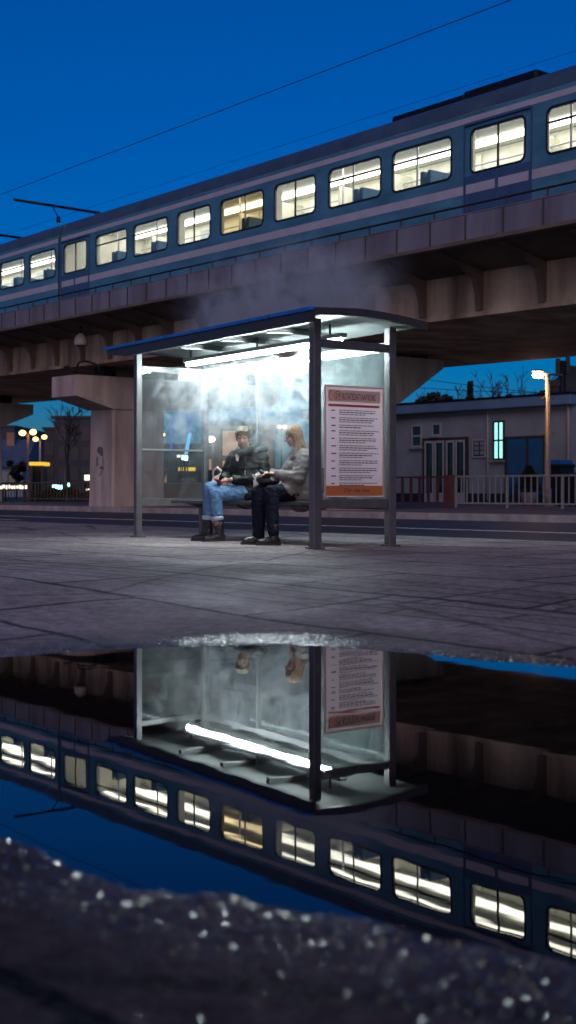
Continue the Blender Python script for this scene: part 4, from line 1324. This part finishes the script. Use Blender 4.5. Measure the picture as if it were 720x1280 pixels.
def leafy_tree(px, Y, pyt, wpx, label, seed, name='dense_tree', n=1500, ls=.25, m=None, base=ZP, conifer=False, cat='tree'):
    c = at(px, Y); H = zat(pyt, Y) - base; W_ = wpx / F_PX * Y
    t = thing(name, label, cat, Matrix.Translation((c.x, c.y, base)))
    r_ = random.Random(seed)
    MB().tube([(0, 0, 0), (0, 0, H * .45), (0, 0, H * .9)], [H * .03, H * .02, .02], 8).build('trunk', M_bark, t)
    mb = MB()
    cl = [(Vector((r_.uniform(-.5, .5) * W_, r_.uniform(-.4, .4) * W_, H * r_.uniform(.45, .92))), W_ * r_.uniform(.16, .3)) for _ in range(12)]
    for i in range(n):
        if conifer:
            q = r_.random(); rad = W_ * .5 * (1 - q) * (.7 + .3 * math.sin(q * 40)) * math.sqrt(r_.random()); a = r_.uniform(0, 6.28)
            p = Vector((rad * math.cos(a), rad * math.sin(a), H * (.08 + .92 * q)))
        else:
            cc, rr_ = r_.choice(cl)
            d = Vector((r_.gauss(0, 1), r_.gauss(0, 1), r_.gauss(0, .8))).normalized()
            p = cc + d * rr_ * r_.uniform(.4, 1.1)
        n_ = Vector((r_.gauss(0, 1), r_.gauss(0, 1), r_.gauss(0, 1))).normalized()
        a_ = n_.orthogonal().normalized() * ls * r_.uniform(.5, 1.1); b_1 = n_.cross(a_) * .6
        mb.add([p - a_, p + b_1, p + a_, p - b_1], [(0, 1, 2, 3)])
    mb.build('crown', m or M_leafd, t)
    return t


bare_tree(603, 84, 459, 'bare tree left of the taller bare tree behind the low building', 11)
bare_tree(631, 80, 452, 'taller bare tree over the low building roof', 12, .6)
bare_tree(653, 96, 476, 'small bare tree nearest the street lamp arm', 15, .5)
bare_tree(562, 88, 483, 'small bare tree at the pier cap tip', 17, .5)
leafy_tree(587.5, 74, 479, 40, 'dark pointed conifer above the low building roof', 5, 'conifer_tree', 2200, .28, conifer=True)
leafy_tree(548, 70, 481, 44, 'dark round evergreen beside the pier cap above the roof', 6, n=1400)
leafy_tree(603, 78, 489, 30, 'low dark evergreen right of the conifer', 7, n=900)
leafy_tree(645, 76, 488, 26, 'low dark evergreen left of the lamp pole', 8, n=900)
leafy_tree(695, 60, 478, 34, 'dark evergreen behind the lamp pole near the mast', 9, n=900)
bare_tree(87, 92, 500, 'wide bare tree in front of the dark office block', 21, .7)
leafy_tree(21, 70, 574, 15, 'dark rounded bush beside the white house', 10, 'dense_shrub', 900, .16, cat='shrub')
bare_tree(196, 47, 566, 'thin bare sapling behind the left shelter pane', 31, .5, twig=4, thick=.026)
bare_tree(205, 49, 558, 'second sapling right of the thin one in the left pane', 33, .45, twig=4, thick=.026)
hd_ = thing('hedge', 'yellowing ragged hedge behind the railing left of the pier', 'hedge', T(at(76, 53).x, 53, ZP))
mb = MB(); r_ = random.Random(2)
HW = 72 / F_PX * 53
for i in range(2600):
    x = r_.uniform(-.5, .5) * HW; z = r_.uniform(0, .62) * (.75 + .25 * math.sin(x * 5) * math.sin(x * 2.3)); y = r_.uniform(-.3, .3)
    n_ = Vector((r_.gauss(0, 1), r_.gauss(0, 1), r_.gauss(0, 1))).normalized()
    a_ = n_.orthogonal().normalized() * .07; b_1 = n_.cross(a_) * .6; p = Vector((x, y, z))
    mb.add([p - a_, p + b_1, p + a_, p - b_1], [(0, 1, 2, 3)])
mb.build('foliage', M_leafy, hd_)
for px0, py0, px1, py1, lab in ((500, 470, 1000, 500, 'upper thin utility cable in front of the bare trees'), (480, 482, 1000, 478, 'lower thin utility cable in front of the bare trees')):
    a = at(px0, 70, zat(py0, 70)); b = at(px1, 66, zat(py1, 66))
    pts = [a.lerp(b, i / 16) - Vector((0, 0, .5 * math.sin(math.pi * i / 16))) for i in range(17)]
    tag(MB().tube(pts, .018, 5).build('utility_cable', M_iron), lab, 'wire')

# ------------------------------------------------------------------ people
def vnoise3(p, s, seed=0):
    from mathutils import noise
    return noise.noise(Vector(p) * s + Vector((seed * 7.3, seed * 3.1, seed)))


def merged(name, mb, m, voxel, parent=None, M=None, smooth=4, folds=0.0, fs=14.0, seed=0, stretch=(1, 1, 1), post=None):
    """voxel-merge overlapping closed volumes into one continuous skin, relax it and press folds into it"""
    me = mb.mesh(name + '_raw')
    o = bpy.data.objects.new(name, me); COL.objects.link(o)
    md = o.modifiers.new('r', 'REMESH'); md.mode = 'VOXEL'; md.voxel_size = voxel; md.use_smooth_shade = True
    if smooth:
        s = o.modifiers.new('s', 'SMOOTH'); s.factor = 0.5; s.iterations = smooth
    dg = bpy.context.evaluated_depsgraph_get()
    dg.update()
    me2 = bpy.data.meshes.new_from_object(o.evaluated_get(dg))
    bpy.data.objects.remove(o); bpy.data.meshes.remove(me)
    me2.name = name
    if folds:
        ns = [v.normal.copy() for v in me2.vertices]
        for v, nn in zip(me2.vertices, ns):
            q = Vector((v.co.x * stretch[0], v.co.y * stretch[1], v.co.z * stretch[2]))
            a = vnoise3(q, fs, seed); b = vnoise3(q, fs * 2.3, seed + 5)
            v.co += nn * folds * ((0.5 - abs(a)) * 1.4 - 0.4 + b * 0.5)
    if post: post(me2)
    me2.materials.clear(); me2.materials.append(m)
    for p in me2.polygons: p.use_smooth = True
    r_ = bpy.data.objects.new(name, me2); COL.objects.link(r_)
    if parent: r_.parent = parent
    if M is not None: r_.matrix_world = M
    return r_


def limb(mb, pts, rs, n=16):
    for i in range(len(pts) - 1):
        mb.capsule(pts[i], rs[i], pts[i + 1], rs[i + 1], n)


def yaw(p, a, c=(0, 0)):
    x, y, z = p; x -= c[0]; y -= c[1]
    return Vector((c[0] + x * math.cos(a) - y * math.sin(a), c[1] + x * math.sin(a) + y * math.cos(a), z))


def head_geo(mb, c, ya, pitch, female=False):
    """skull, jaw, nose, brow, cheeks, ears, lips around head centre c; local +y is the look direction"""
    Rm = Matrix.Rotation(ya, 3, 'Z') @ Matrix.Rotation(pitch, 3, 'X')
    s = 0.94 if female else 1.0
    def P(x, y, z): return Vector(c) + Rm @ (Vector((x, y, z)) * s)
    def E(x, y, z, r): mb.ball(P(x, y, z), tuple(q * s for q in r), 18, 12, rot=Rm)
    E(0, -.012, .035, (.074, .094, .084))          # cranium
    E(0, .022, -.022, (.060, .068, .080))           # face block
    E(0, .042, -.082, (.036, .036, .030))           # chin
    E(0.026, .020, -.062, (.034, .046, .034)); E(-.026, .020, -.062, (.034, .046, .034))   # jaw
    E(.034, .058, -.022, (.024, .020, .020)); E(-.034, .058, -.022, (.024, .020, .020))    # cheekbones
    E(.027, .078, .028, (.026, .012, .009)); E(-.027, .078, .028, (.026, .012, .009))      # brow ridge
    mb.capsule(P(0, .080, .018), .0085 * s, P(0, .103, -.022), .0125 * s, 10)              # nose bridge to tip
    E(.012, .088, -.026, (.009, .010, .008)); E(-.012, .088, -.026, (.009, .010, .008))    # nostrils
    E(0, .080, -.050, (.021, .010, .0055)); E(0, .079, -.060, (.018, .010, .006))          # lips
    for sx in (-1, 1): E(sx * .075, -.004, -.008, (.010, .022, .032))                      # ears
    return P, Rm


def face_details(P, Rm, s, root):
    for sx in (-1, 1):
        e = MB().ball(P(sx * .029, .0765, .010), (.011 * s, .006 * s, .006 * s), 12, 8, rot=Rm).build('eye', M_eye, root)
        MB().ball(P(sx * .029, .0835, .009), (.0055 * s, .003 * s, .0055 * s), 10, 6, rot=Rm).build('iris', M_black, e)
        MB().capsule(P(sx * .014, .088, .031), .0035, P(sx * .043, .080, .033), .0025, 8).build('eyebrow', M_brow, root)
    MB().capsule(P(-.019, .0855, -.0548), .0022, P(.019, .0855, -.0548), .0022, 8).build('mouth', M_lip, root)


def hand_geo(mb, wrist, d, up, side, curl=.7, spread=.010):
    """palm with four unequal bent fingers and a thumb leaving its side; d points to the fingers, up is the back of the hand"""
    w_ = Vector(wrist); d = Vector(d).normalized(); up = Vector(up); up = (up - d * up.dot(d)).normalized(); x = d.cross(up) * side
    mb.capsule(w_ - d * .02, .024, w_ + d * .02, .025, 12)
    for k in (-1.5, -.5, .5, 1.5):
        mb.capsule(w_ + d * .02 + x * k * .012, .0145, w_ + d * .088 + x * k * .019, .0125, 10)
    L = (.066, .080, .086, .074)
    for i, k in enumerate((-1.5, -.5, .5, 1.5)):
        p = w_ + d * .090 + x * k * .0195; a = 0; dd = d
        seg = (L[i] * .45, L[i] * .31, L[i] * .24)
        for j, sl in enumerate(seg):
            a += curl * (.55, .75, .55)[j]
            dd = (d * math.cos(a) - up * math.sin(a) + x * k * .03).normalized()
            q = p + dd * sl
            mb.capsule(p, .0098 - j * .001, q, .0088 - j * .001, 8); p = q
    p = w_ + d * .028 + x * .030 - up * .008
    for dd, sl, r_ in (((d * .6 + x * .75 - up * .3), .042, .0125), ((d * .85 + x * .35 - up * .45), .034, .0105), ((d * .9 + x * .05 - up * .5), .026, .009)):
        q = p + dd.normalized() * sl
        mb.capsule(p, r_, q, r_ * .9, 8); p = q


M_skin = mat('skin', (0.33, 0.17, 0.125), 0.5, 0, 0.15, 25)
M_skin2 = mat('skin_fair', (0.40, 0.235, 0.18), 0.5, 0, 0.12, 25)
for m_ in (M_skin, M_skin2):
    m_.node_tree.nodes['Principled BSDF'].inputs['Subsurface Weight'].default_value = 0.15
    m_.node_tree.nodes['Principled BSDF'].inputs['Subsurface Radius'].default_value = (0.01, 0.004, 0.002)
M_eye = mat('eye_white', (0.14, 0.11, 0.10), 0.25, 0, 0.05, 30)
M_brow = mat('eyebrow_hair', (0.10, 0.075, 0.05), 0.8, 0, 0.2, 60)
M_lip = mat('lip_line', (0.16, 0.06, 0.055), 0.6, 0, 0.2, 60)
M_parka = mat('parka_cloth', (0.006, 0.009, 0.009), 0.6, 0, 0.35, 18, 0.15, 160, spec=0.25)
M_hood = mat('parka_hood', (0.024, 0.036, 0.033), 0.65, 0, 0.3, 14, 0.15, 160, spec=0.25)
M_jeans = mat('light_jeans', (0.085, 0.20, 0.36), 0.8, 0, 0.4, 11, 0.2, 260)
M_hem = mat('jeans_hem', (0.34, 0.45, 0.58), 0.8, 0, 0.3, 20, 0.2, 260)
M_coat = mat('grey_coat', (0.150, 0.143, 0.138), 0.75, 0, 0.25, 14, 0.2, 200)
M_trous = mat('navy_trousers', (0.005, 0.008, 0.018), 0.8, 0, 0.3, 12, 0.15, 200, spec=0.15)
M_boot = mat('black_boot', (0.012, 0.012, 0.014), 0.35, 0, 0.3, 20)
M_sole = mat('boot_sole', (0.03, 0.03, 0.03), 0.7, 0, 0.2, 20)
M_sock = mat('dark_sock', (0.02, 0.022, 0.03), 0.9, 0, 0.2, 40)
M_hairm = mat('grey_blond_hair', (0.115, 0.092, 0.062), 0.5, 0, 0.45, 60, 0.6, 120, stretch=(1, 1, .3))
M_hairw = mat('red_blond_hair', (0.17, 0.082, 0.030), 0.42, 0, 0.5, 60, 0.7, 120, stretch=(1, 1, .22))
M_cream = M_cream
M_canvas = mat('cream_cloth', (0.60, 0.55, 0.46), 0.85, 0, 0.2, 12, 0.2, 120)
M_white = mat('white_cloth', (0.72, 0.72, 0.70), 0.8, 0, 0.15, 12)
M_redph = mat('red_case', (0.45, 0.03, 0.05), 0.35, 0, 0.1, 10)


def shoe(root, ankle, direction, label=None, boot_h=.17, L=.27):
    """ankle: point over the heel at ankle height; direction: horizontal toe direction; returns upper"""
    a = Vector(ankle); d = Vector((direction[0], direction[1], 0)).normalized(); x = Vector((d.y, -d.x, 0))
    dz = direction[2] if len(direction) > 2 else 0.0
    base = Vector((a.x, a.y, a.z - .085))
    def q(f, s_, h): return base + d * f + x * s_ + Vector((0, 0, h + dz * f))
    mb = MB()
    mb.capsule(q(-.03, 0, .046), .042, q(.05, 0, .05), .045, 16)
    mb.capsule(q(.05, .0, .048), .044, q(.155, .004, .036), .037, 16)
    mb.capsule(q(.08, -.012, .034), .034, q(.165, -.010, .032), .031, 14)
    mb.capsule(q(.0, 0, .05), .046, a + Vector((0, 0, boot_h - .085)) - d * .004, .052, 16)
    up = merged('shoe', mb, M_boot, .008, root, None, 3, .003, 22, 3)
    sb = MB()
    prof = []
    n = 22
    for i in range(n):
        t = 2 * math.pi * i / n
        f = .065 + .145 * math.cos(t); w_ = .047 * math.sin(t) * (1 + .18 * math.cos(t))
        prof.append((f, w_))
    sb.add([q(f, w_, -.002) for f, w_ in prof] + [q(f * 1.0, w_ * 1.03, .024) for f, w_ in prof],
           [tuple(range(n)), tuple(range(2 * n - 1, n - 1, -1))] + [(i, n + i, n + (i + 1) % n, (i + 1) % n) for i in range(n)])
    sb.build('sole', M_sole, up)
    return up


# ---------- the man
MM = SH @ T(-2.10, 0.55, 0, math.pi)
A = R(38)                                    # trunk turned to his left, towards the camera
b = MB()
hc = yaw((.03, .06, 1.185), A)
P, Rm = head_geo(b, hc, R(50), R(-14))
limb(b, [hc + Vector((0, -.0, -.03)), yaw((0, -.01, .98), A)], [.056, .064])
limb(b, [(0, .0, .56), yaw((0, -.02, .75), A), yaw((0, -.04, .93), A)], [.12, .10, .085])
shR, shL = yaw((.175, -.02, .965), A), yaw((-.175, -.02, .965), A)
elR, elL = yaw((.26, .04, .72), A), yaw((-.24, .06, .715), A)
wrR, wrL = Vector((.065, .265, .715)), Vector((-.085, .275, .70))
limb(b, [shR, elR, wrR], [.055, .043, .029]); limb(b, [shL, elL, wrL], [.055, .043, .029])
hipR, hipL = Vector((.095, .0, .56)), Vector((-.095, .02, .56))
knR, knL = Vector((.105, .44, .605)), Vector((.015, .43, .545))
anR, anL = Vector((.135, .45, .115)), Vector((-.03, .40, .095))
limb(b, [hipR, knR, anR], [.085, .055, .038]); limb(b, [hipL, knL, anL], [.085, .055, .038])
hand_geo(b, wrR, (-.7, .55, -.25), (.1, .35, .9), -1, .75)
hand_geo(b, wrL, (.75, .35, -.05), (.0, .45, .9), 1, .55)
man = merged('person', b, M_skin, .006, None, MM, 2)
tag(man, 'man in dark hooded parka and light jeans seated with hands in his lap', 'person')
face_details(P, Rm, 1.0, man)
# parka
j = MB()
limb(j, [(0, .0, .54), yaw((0, .0, .66), A), yaw((0, -.01, .80), A), yaw((0, -.03, .95), A)], [.18, .178, .165, .13])
for sx in (-1, 1):
    limb(j, [(sx * .07, .02, .55), yaw((sx * .085, .0, .72), A), yaw((sx * .085, -.02, .93), A)], [.150, .135, .112])
limb(j, [shR - Vector((0, 0, .01)), elR, wrR.lerp(elR, .12)], [.082, .070, .054]); limb(j, [shL - Vector((0, 0, .01)), elL, wrL.lerp(elL, .12)], [.082, .070, .054])
limb(j, [yaw((-.12, -.02, .99), A), yaw((.12, -.02, .99), A)], [.085, .085])
jk = merged('parka', j, M_parka, .014, man, None, 4, .018, 9, 2, (1, 1, 1.7))
# hood bunched round the neck, thicker over his left shoulder
h = MB()
pts = [yaw((.105 * math.sin(t), -.02 - .10 * math.cos(t) + (.05 if math.cos(t) < -.3 else 0), 1.055 + .03 * math.cos(t) - .02 * math.sin(t)), A) for t in [2 * math.pi * i / 12 for i in range(13)]]
limb(h, pts, [.048 + .012 * math.cos(2 * math.pi * i / 12) for i in range(13)], 12)
for (q, r_h) in (((-.11, .06, 1.035), (.06, .05, .035)), ((-.165, .0, 1.05), (.055, .075, .04)), ((-.15, -.10, 1.055), (.075, .065, .05)), ((-.05, -.15, 1.04), (.10, .06, .06)), ((.07, -.14, 1.03), (.09, .06, .05)), ((.13, -.06, 1.015), (.05, .07, .035)), ((-.10, -.17, .96), (.11, .05, .09))):
    h.ball(yaw(q, A), r_h, 16, 10, rot=Matrix.Rotation(A, 3, 'Z'))
merged('hood', h, M_hood, .010, jk, None, 3, .012, 20, 7)
z_ = MB().capsule(yaw((-.035, .165, .64), A), .006, yaw((-.03, .125, .96), A), .006, 8)
z_.build('zip', M_sole, jk)
MB().capsule(yaw((-.035, .172, .80), A), .008, yaw((-.036, .175, .75), A), .006, 8).build('zip_pull', M_kerb, jk)
# scarf edge
s_ = MB(); limb(s_, [yaw((.075, .055, 1.06), A), yaw((.082, .105, 1.00), A), yaw((.075, .125, .93), A)], [.024, .026, .018], 10)
merged('scarf', s_, M_canvas, .008, man, None, 2, .006, 30, 1)
# jeans
j = MB()
hemR, hemL = knR.lerp(anR, .56), knL.lerp(anL, .50)
limb(j, [hipR, knR, hemR], [.112, .079, .068]); limb(j, [hipL, knL, hemL], [.112, .079, .068])
limb(j, [(-.08, .0, .57), (.08, .0, .57)], [.13, .13])
je = merged('jeans', j, M_jeans, .010, man, None, 3, .012, 16, 4)
for a_, c_ in ((hemR, anR), (hemL, anL)):
    d_ = (c_ - a_).normalized()
    MB().tube([a_ + d_ * .035, a_ + d_ * .045, a_ + d_ * .085, a_ + d_ * .085, a_ + d_ * .06], [.062, .0745, .072, .058, .055], 18, False).build('turn_up', M_hem, je)
sk = MB(); limb(sk, [knR.lerp(anR, .72), anR, anR + Vector((.02, .05, -.03))], [.048, .044, .036]); merged('sock', sk, M_sock, .008, man, None, 2, .003, 30)
sk = MB(); limb(sk, [knL.lerp(anL, .84), anL], [.046, .044]); merged('sock', sk, M_sock, .008, man, None, 2, .003, 30)
shoe(man, anR + Vector((0, -.01, -.03)), (.75, .75, 0), boot_h=.13)
shoe(man, anL + Vector((0, -.01, -.01)), (.42, 1, 0), boot_h=.19)
# hair: short, swept fringe
h = MB()
def hE(x, y, z, r): h.ball(P(x, y, z), r, 16, 10, rot=Rm)
hE(0, -.024, .050, (.088, .100, .088)); hE(0, -.06, .0, (.074, .055, .075))
r_ = random.Random(9)
for i in range(11):                                     # loose fringe swept to one side, uneven ends
    x = -.066 + .0132 * i
    e_ = .046 + r_.uniform(-.020, .018) + (.018 if i > 8 else 0)
    sw = r_.uniform(.004, .020)
    m1 = P(x * .85 + sw * .4, .064 - abs(x) * .3, .094 - .15 * abs(x))
    h.capsule(P(x * .7 - .008, .0, .122 - abs(x) * .25), .022, m1, .015, 8)
    h.capsule(m1, .015, P(x * 1.02 + sw, .083 - abs(x) * .40, e_), .006, 8)
for i in range(16):                                     # tufts on the crown and back
    t = r_.uniform(0, 6.28); q = r_.uniform(.3, 1.0)
    h.capsule(P(.06 * q * math.cos(t), -.03 + .06 * q * math.sin(t), .115 - .03 * q), .018, P(.092 * q * math.cos(t), -.035 + .1 * q * math.sin(t), .118 - .05 * q), .007, 8)
for sx in (-1, 1):
    h.capsule(P(sx * .072, .012, .055), .017, P(sx * .077, .012, .004), .009, 8); h.capsule(P(sx * .07, -.035, .04), .022, P(sx * .07, -.04, -.035), .014, 8)
merged('hair', h, M_hairm, .006, man, None, 2, .005, 55, 3, (1, 1, .35))

# red phone in the man's hands
c_ = MM @ Vector((.005, .375, .675))
ph = MB().bevbox(-.038, .038, -.075, .075, -.005, .005, .003).build('phone', M_redph, None, Matrix.Translation(c_) @ Euler((R(25), R(-8), R(150))).to_matrix().to_4x4())
tag(ph, 'small red phone held between the hands of the man in the parka', 'phone')
# cream bag beside the man's right knee
bgM = SH @ T(-2.55, 0.45, 0.465, R(20)) @ Matrix.Diagonal((1.0, 1.0, 1.38, 1.0))
bg = MB()
bg.ball((0, 0, .10), (.13, .085, .115), 20, 12); bg.ball((.03, .01, .17), (.09, .06, .07), 16, 10); bg.ball((-.06, 0, .06), (.085, .08, .07), 16, 10)
bgo = merged('cloth_bag', bg, M_canvas, .010, None, bgM, 3, .016, 13, 6)
tag(bgo, 'slouched cream cloth bag on the bench at the right hand of the man', 'bag')
MB().tube([(-.09, .0, .16), (-.07, -.03, .25), (.0, -.04, .28), (.07, -.03, .24), (.08, 0, .18)], .011, 8).build('strap', M_canvas, bgo)

# ---------- the woman
WM = SH @ T(-1.11, 0.60, 0, math.pi)
B = R(-16)
HB_ = R(-30)
b = MB()
hc = yaw((0, .075, 1.165), B)
P, Rm = head_geo(b, hc, HB_, R(-16), True)
limb(b, [hc + Vector((0, -.01, -.03)), yaw((0, -.0, .96), B)], [.048, .056])
limb(b, [(0, .0, .56), yaw((0, .0, .75), B), yaw((0, -.01, .91), B)], [.12, .095, .08])
shR, shL = yaw((.155, .0, .945), B), yaw((-.155, .0, .945), B)
elR, elL = yaw((.225, .10, .73), B), yaw((-.215, .10, .715), B)
wrR, wrL = yaw((.06, .30, .765), B), yaw((-.085, .315, .755), B)
limb(b, [shR, elR, wrR], [.046, .037, .025]); limb(b, [shL, elL, wrL], [.046, .037, .025])
hipR, hipL = Vector((.09, .0, .56)), Vector((-.09, .0, .56))
knR, knL = Vector((.125, .46, .56)), Vector((-.085, .44, .56))
anR, anL = Vector((.03, .52, .095)), Vector((-.22, .50, .095))
limb(b, [hipR, knR, anR], [.085, .053, .036]); limb(b, [hipL, knL, anL], [.085, .053, .036])
hand_geo(b, wrR, (-.35, .9, .05), (-.1, .1, .9), -1, .6)
hand_geo(b, wrL, (.3, .9, .12), (.1, .1, .9), 1, .6)
wom = merged('person', b, M_skin2, .006, None, WM, 2)
tag(wom, 'woman with long reddish hair in a grey coat seated in profile', 'person')
face_details(P, Rm, .94, wom)
j = MB()
limb(j, [(0, -.01, .535), yaw((0, .0, .66), B), yaw((0, .01, .80), B), yaw((0, .0, .93), B)], [.195, .192, .178, .135])
for sx in (-1, 1):
    limb(j, [(sx * .07, .02, .545), yaw((sx * .08, .01, .72), B), yaw((sx * .075, .01, .92), B)], [.165, .14, .115])
    limb(j, [(sx * .085, .05, .575), (sx * .095, .25, .585)], [.125, .092])           # coat skirt over the thighs
limb(j, [shR, elR, wrR.lerp(elR, .10)], [.082, .074, .052]); limb(j, [shL, elL, wrL.lerp(elL, .10)], [.084, .078, .054])
limb(j, [yaw((-.10, -.01, .975), B), yaw((.10, -.01, .975), B)], [.07, .07])
ct = merged('coat', j, M_coat, .013, wom, None, 4, .013, 9, 12, (1, 1, 1.8))
cl = MB()
pts = [yaw((.09 * math.sin(t), .0 - .075 * math.cos(t), 1.005 + .022 * math.cos(t)), B) for t in [2 * math.pi * i / 12 for i in range(13)]]
limb(cl, pts, [.030] * 13, 10)
limb(cl, [yaw((-.06, .06, 1.0), B), yaw((-.045, .13, .88), B), yaw((-.03, .165, .74), B)], [.022, .022, .016], 10)
limb(cl, [yaw((.06, .06, 1.0), B), yaw((.045, .13, .88), B), yaw((.02, .165, .74), B)], [.022, .022, .016], 10)
merged('collar', cl, M_coat, .008, ct, None, 2, .006, 25, 4)
for i, (e_, w_) in enumerate(((elR, wrR), (elL, wrL))):
    q = w_.lerp(e_, .08); d_ = (w_ - e_).normalized()
    MB().tube([q - d_ * .025, q - d_ * .022, q + d_ * .018, q + d_ * .02, q], [.05, .058, .056, .042, .038], 16, False).build('cuff', M_coat, ct)
j = MB()
limb(j, [hipR, knR, knR.lerp(anR, .5), anR + Vector((0, 0, .01))], [.108, .082, .075, .064]); limb(j, [hipL, knL, knL.lerp(anL, .5), anL + Vector((0, 0, .04))], [.108, .082, .072, .058])
limb(j, [(-.08, .0, .56), (.08, .0, .56)], [.125, .125])
merged('trousers', j, M_trous, .010, wom, None, 3, .010, 15, 9)
shoe(wom, anR + Vector((0, -.01, -.01)), (.35, 1, 0), boot_h=.13)
shoe(wom, anL + Vector((0, -.01, -.01)), (.25, 1, 0), boot_h=.18)
# long hair
h = MB()
s9 = .94
h.ball(P(0, -.022, .048), (.084, .098, .086), 18, 12, rot=Rm)
h.ball(P(0, -.055, -.01), (.082, .062, .10), 18, 12, rot=Rm)
r_ = random.Random(5)
for i in range(26):
    t = math.pi * (.05 + .90 * i / 25)          # from the left temple round the back to the right temple
    a = math.cos(t); bq = -math.sin(t)
    top = P(a * .076, bq * .085 + .008, .03)
    mid = P(a * .088, bq * .098 + .012, -.075)
    if abs(a) > .72:
        low = mid + Vector((0, 0, -.20 - r_.uniform(0, .07))) + Rm @ Vector((a * r_.uniform(-.01, .02), .045 + r_.uniform(0, .03), 0)) * s9
    else:
        low = mid + Vector((0, 0, -.17 - r_.uniform(0, .07))) + Rm @ Vector((a * .03 + r_.uniform(-.015, .015), -.05 - r_.uniform(0, .02), 0))
    m2 = mid.lerp(low, .5) + Rm @ Vector((a * .016, bq * .020, 0))
    limb(h, [top, mid, m2, low], [.026, .024, .020, .006 + r_.uniform(0, .006)], 8)
for sx in (-1, 1):
    for k in range(4):
        h.capsule(P(0, .015 - k * .02, .128), .016, P(sx * .074, .018 - k * .022, .045), .014, 8)
        h.capsule(P(sx * .074, .018 - k * .022, .045), .014, P(sx * .083, .008 - k * .018, -.05), .014, 8)
merged('hair', h, M_hairw, .006, wom, None, 2, .006, 60, 3, (1, 1, .22))

c_ = WM @ yaw((-.01, .43, .765), B)
ph = MB().bevbox(-.038, .038, -.075, .075, -.005, .005, .003)
pho = ph.build('phone', M_black, None, Matrix.Translation(c_) @ Euler((R(30), 0, R(125))).to_matrix().to_4x4())
tag(pho, 'dark phone held in both hands by the woman in the grey coat', 'phone')
# dark handbag with a white striped cloth on the woman's lap
hbM = WM @ T(.09, .36, .655, R(10))
hb = MB(); hb.ball((0, 0, .03), (.15, .11, .055), 20, 12); hb.ball((.05, .03, .05), (.09, .08, .045), 16, 10)
hbo = merged('handbag', hb, M_black, .010, None, hbM, 3, .010, 14, 8)
tag(hbo, 'soft black handbag lying on the lap of the woman', 'bag')
clM = WM @ T(.18, .37, .70, R(20))
cb = MB(); cb.ball((0, 0, .04), (.075, .07, .045), 18, 10); limb(cb, [(0.02, .04, .04), (.03, .07, -.03), (.025, .085, -.11)], [.045, .04, .032], 10); limb(cb, [(-.05, -.03, .05), (.05, -.02, .075), (.09, .03, .04)], [.03, .035, .025], 10)
clo = merged('scarf', cb, M_white, .008, None, clM, 2, .010, 22, 5)
tag(clo, 'crumpled white striped scarf on the knee of the woman over her bag', 'scarf')
st = MB()
for k in range(4):
    pts = [(-.07 + .012 * k, -.03 + .026 * k, .055), (-.02, -.035 + .026 * k, .098), (.04, -.03 + .026 * k, .094), (.085, -.01 + .02 * k, .05)]
    st.tube(pts, .0055, 6)
st.build('stripes', M_black, clo)
dbM = SH @ T(-.62, .74, .465, R(8))
db = MB(); db.ball((0, 0, .12), (.12, .09, .13), 18, 12); db.ball((0.02, 0, .06), (.13, .10, .07), 18, 12)
dbo = merged('backpack', db, M_black, .012, None, dbM, 3, .012, 13, 9)
tag(dbo, 'dark bag on the bench behind the woman, by the front corner post', 'bag')

# ------------------------------------------------------------------ light
w = bpy.data.worlds.new('World'); sc.world = w; w.use_nodes = True
nt = w.node_tree; bgn = nt.nodes['Background']
SUN_EL, SUN_AZ = R(4.0), R(187)            # the sun is down behind the camera
sky = nt.nodes.new('ShaderNodeTexSky'); sky.sky_type = 'NISHITA'; sky.sun_disc = False
sky.sun_elevation = SUN_EL; sky.sun_rotation = SUN_AZ; sky.ozone_density = 7.9; sky.air_density = 1.0; sky.dust_density = 0.0
nt.links.new(sky.outputs[0], bgn.inputs[0]); bgn.inputs[1].default_value = 0.165
sl = bpy.data.lights.new('afterglow_fill', 'SUN'); sl.energy = 1.2; sl.angle = R(60); sl.color = (1.0, 0.66, 0.53)
so = bpy.data.objects.new('afterglow_fill', sl); COL.objects.link(so)
el = R(22); d = Vector((math.sin(SUN_AZ) * math.cos(el), math.cos(SUN_AZ) * math.cos(el), math.sin(el)))  # fill lamp, raised well above the sky's sun to light the ground
so.rotation_euler = d.to_track_quat('Z', 'Y').to_euler()

# ------------------------------------------------------------------ camera
cam = bpy.data.cameras.new('camera'); co = bpy.data.objects.new('camera', cam); COL.objects.link(co)
cam.sensor_fit = 'HORIZONTAL'; cam.sensor_width = 24.0; cam.lens = 24.0 * F_PX / 720.0
cam.shift_y = -(640 - YH) / 720.0
co.location = (0, 0, CAM_H); co.rotation_euler = (math.pi / 2, 0, 0)
cam.clip_start = 0.05; cam.clip_end = 3000
cam.dof.use_dof = True; cam.dof.focus_distance = 13.4; cam.dof.aperture_fstop = 3.2
sc.camera = co

sc.render.engine = 'CYCLES'
cy = sc.cycles
cy.use_denoising = True
try:
    cy.denoiser = 'OPENIMAGEDENOISE'; cy.denoising_input_passes = 'RGB_ALBEDO_NORMAL'
except Exception:
    pass
cy.use_light_tree = True
cy.max_bounces = 8; cy.diffuse_bounces = 3; cy.glossy_bounces = 4; cy.transparent_max_bounces = 16; cy.volume_bounces = 1; cy.transmission_bounces = 4
cy.sample_clamp_indirect = 6.0
cy.caustics_reflective = False; cy.caustics_refractive = False
cy.volume_step_rate = 0.3; cy.volume_max_steps = 256
sc.view_settings.view_transform = 'Standard'; sc.view_settings.look = 'None'
sc.view_settings.exposure = 0.0; sc.view_settings.gamma = 1.0
sc.view_settings.use_curve_mapping = False
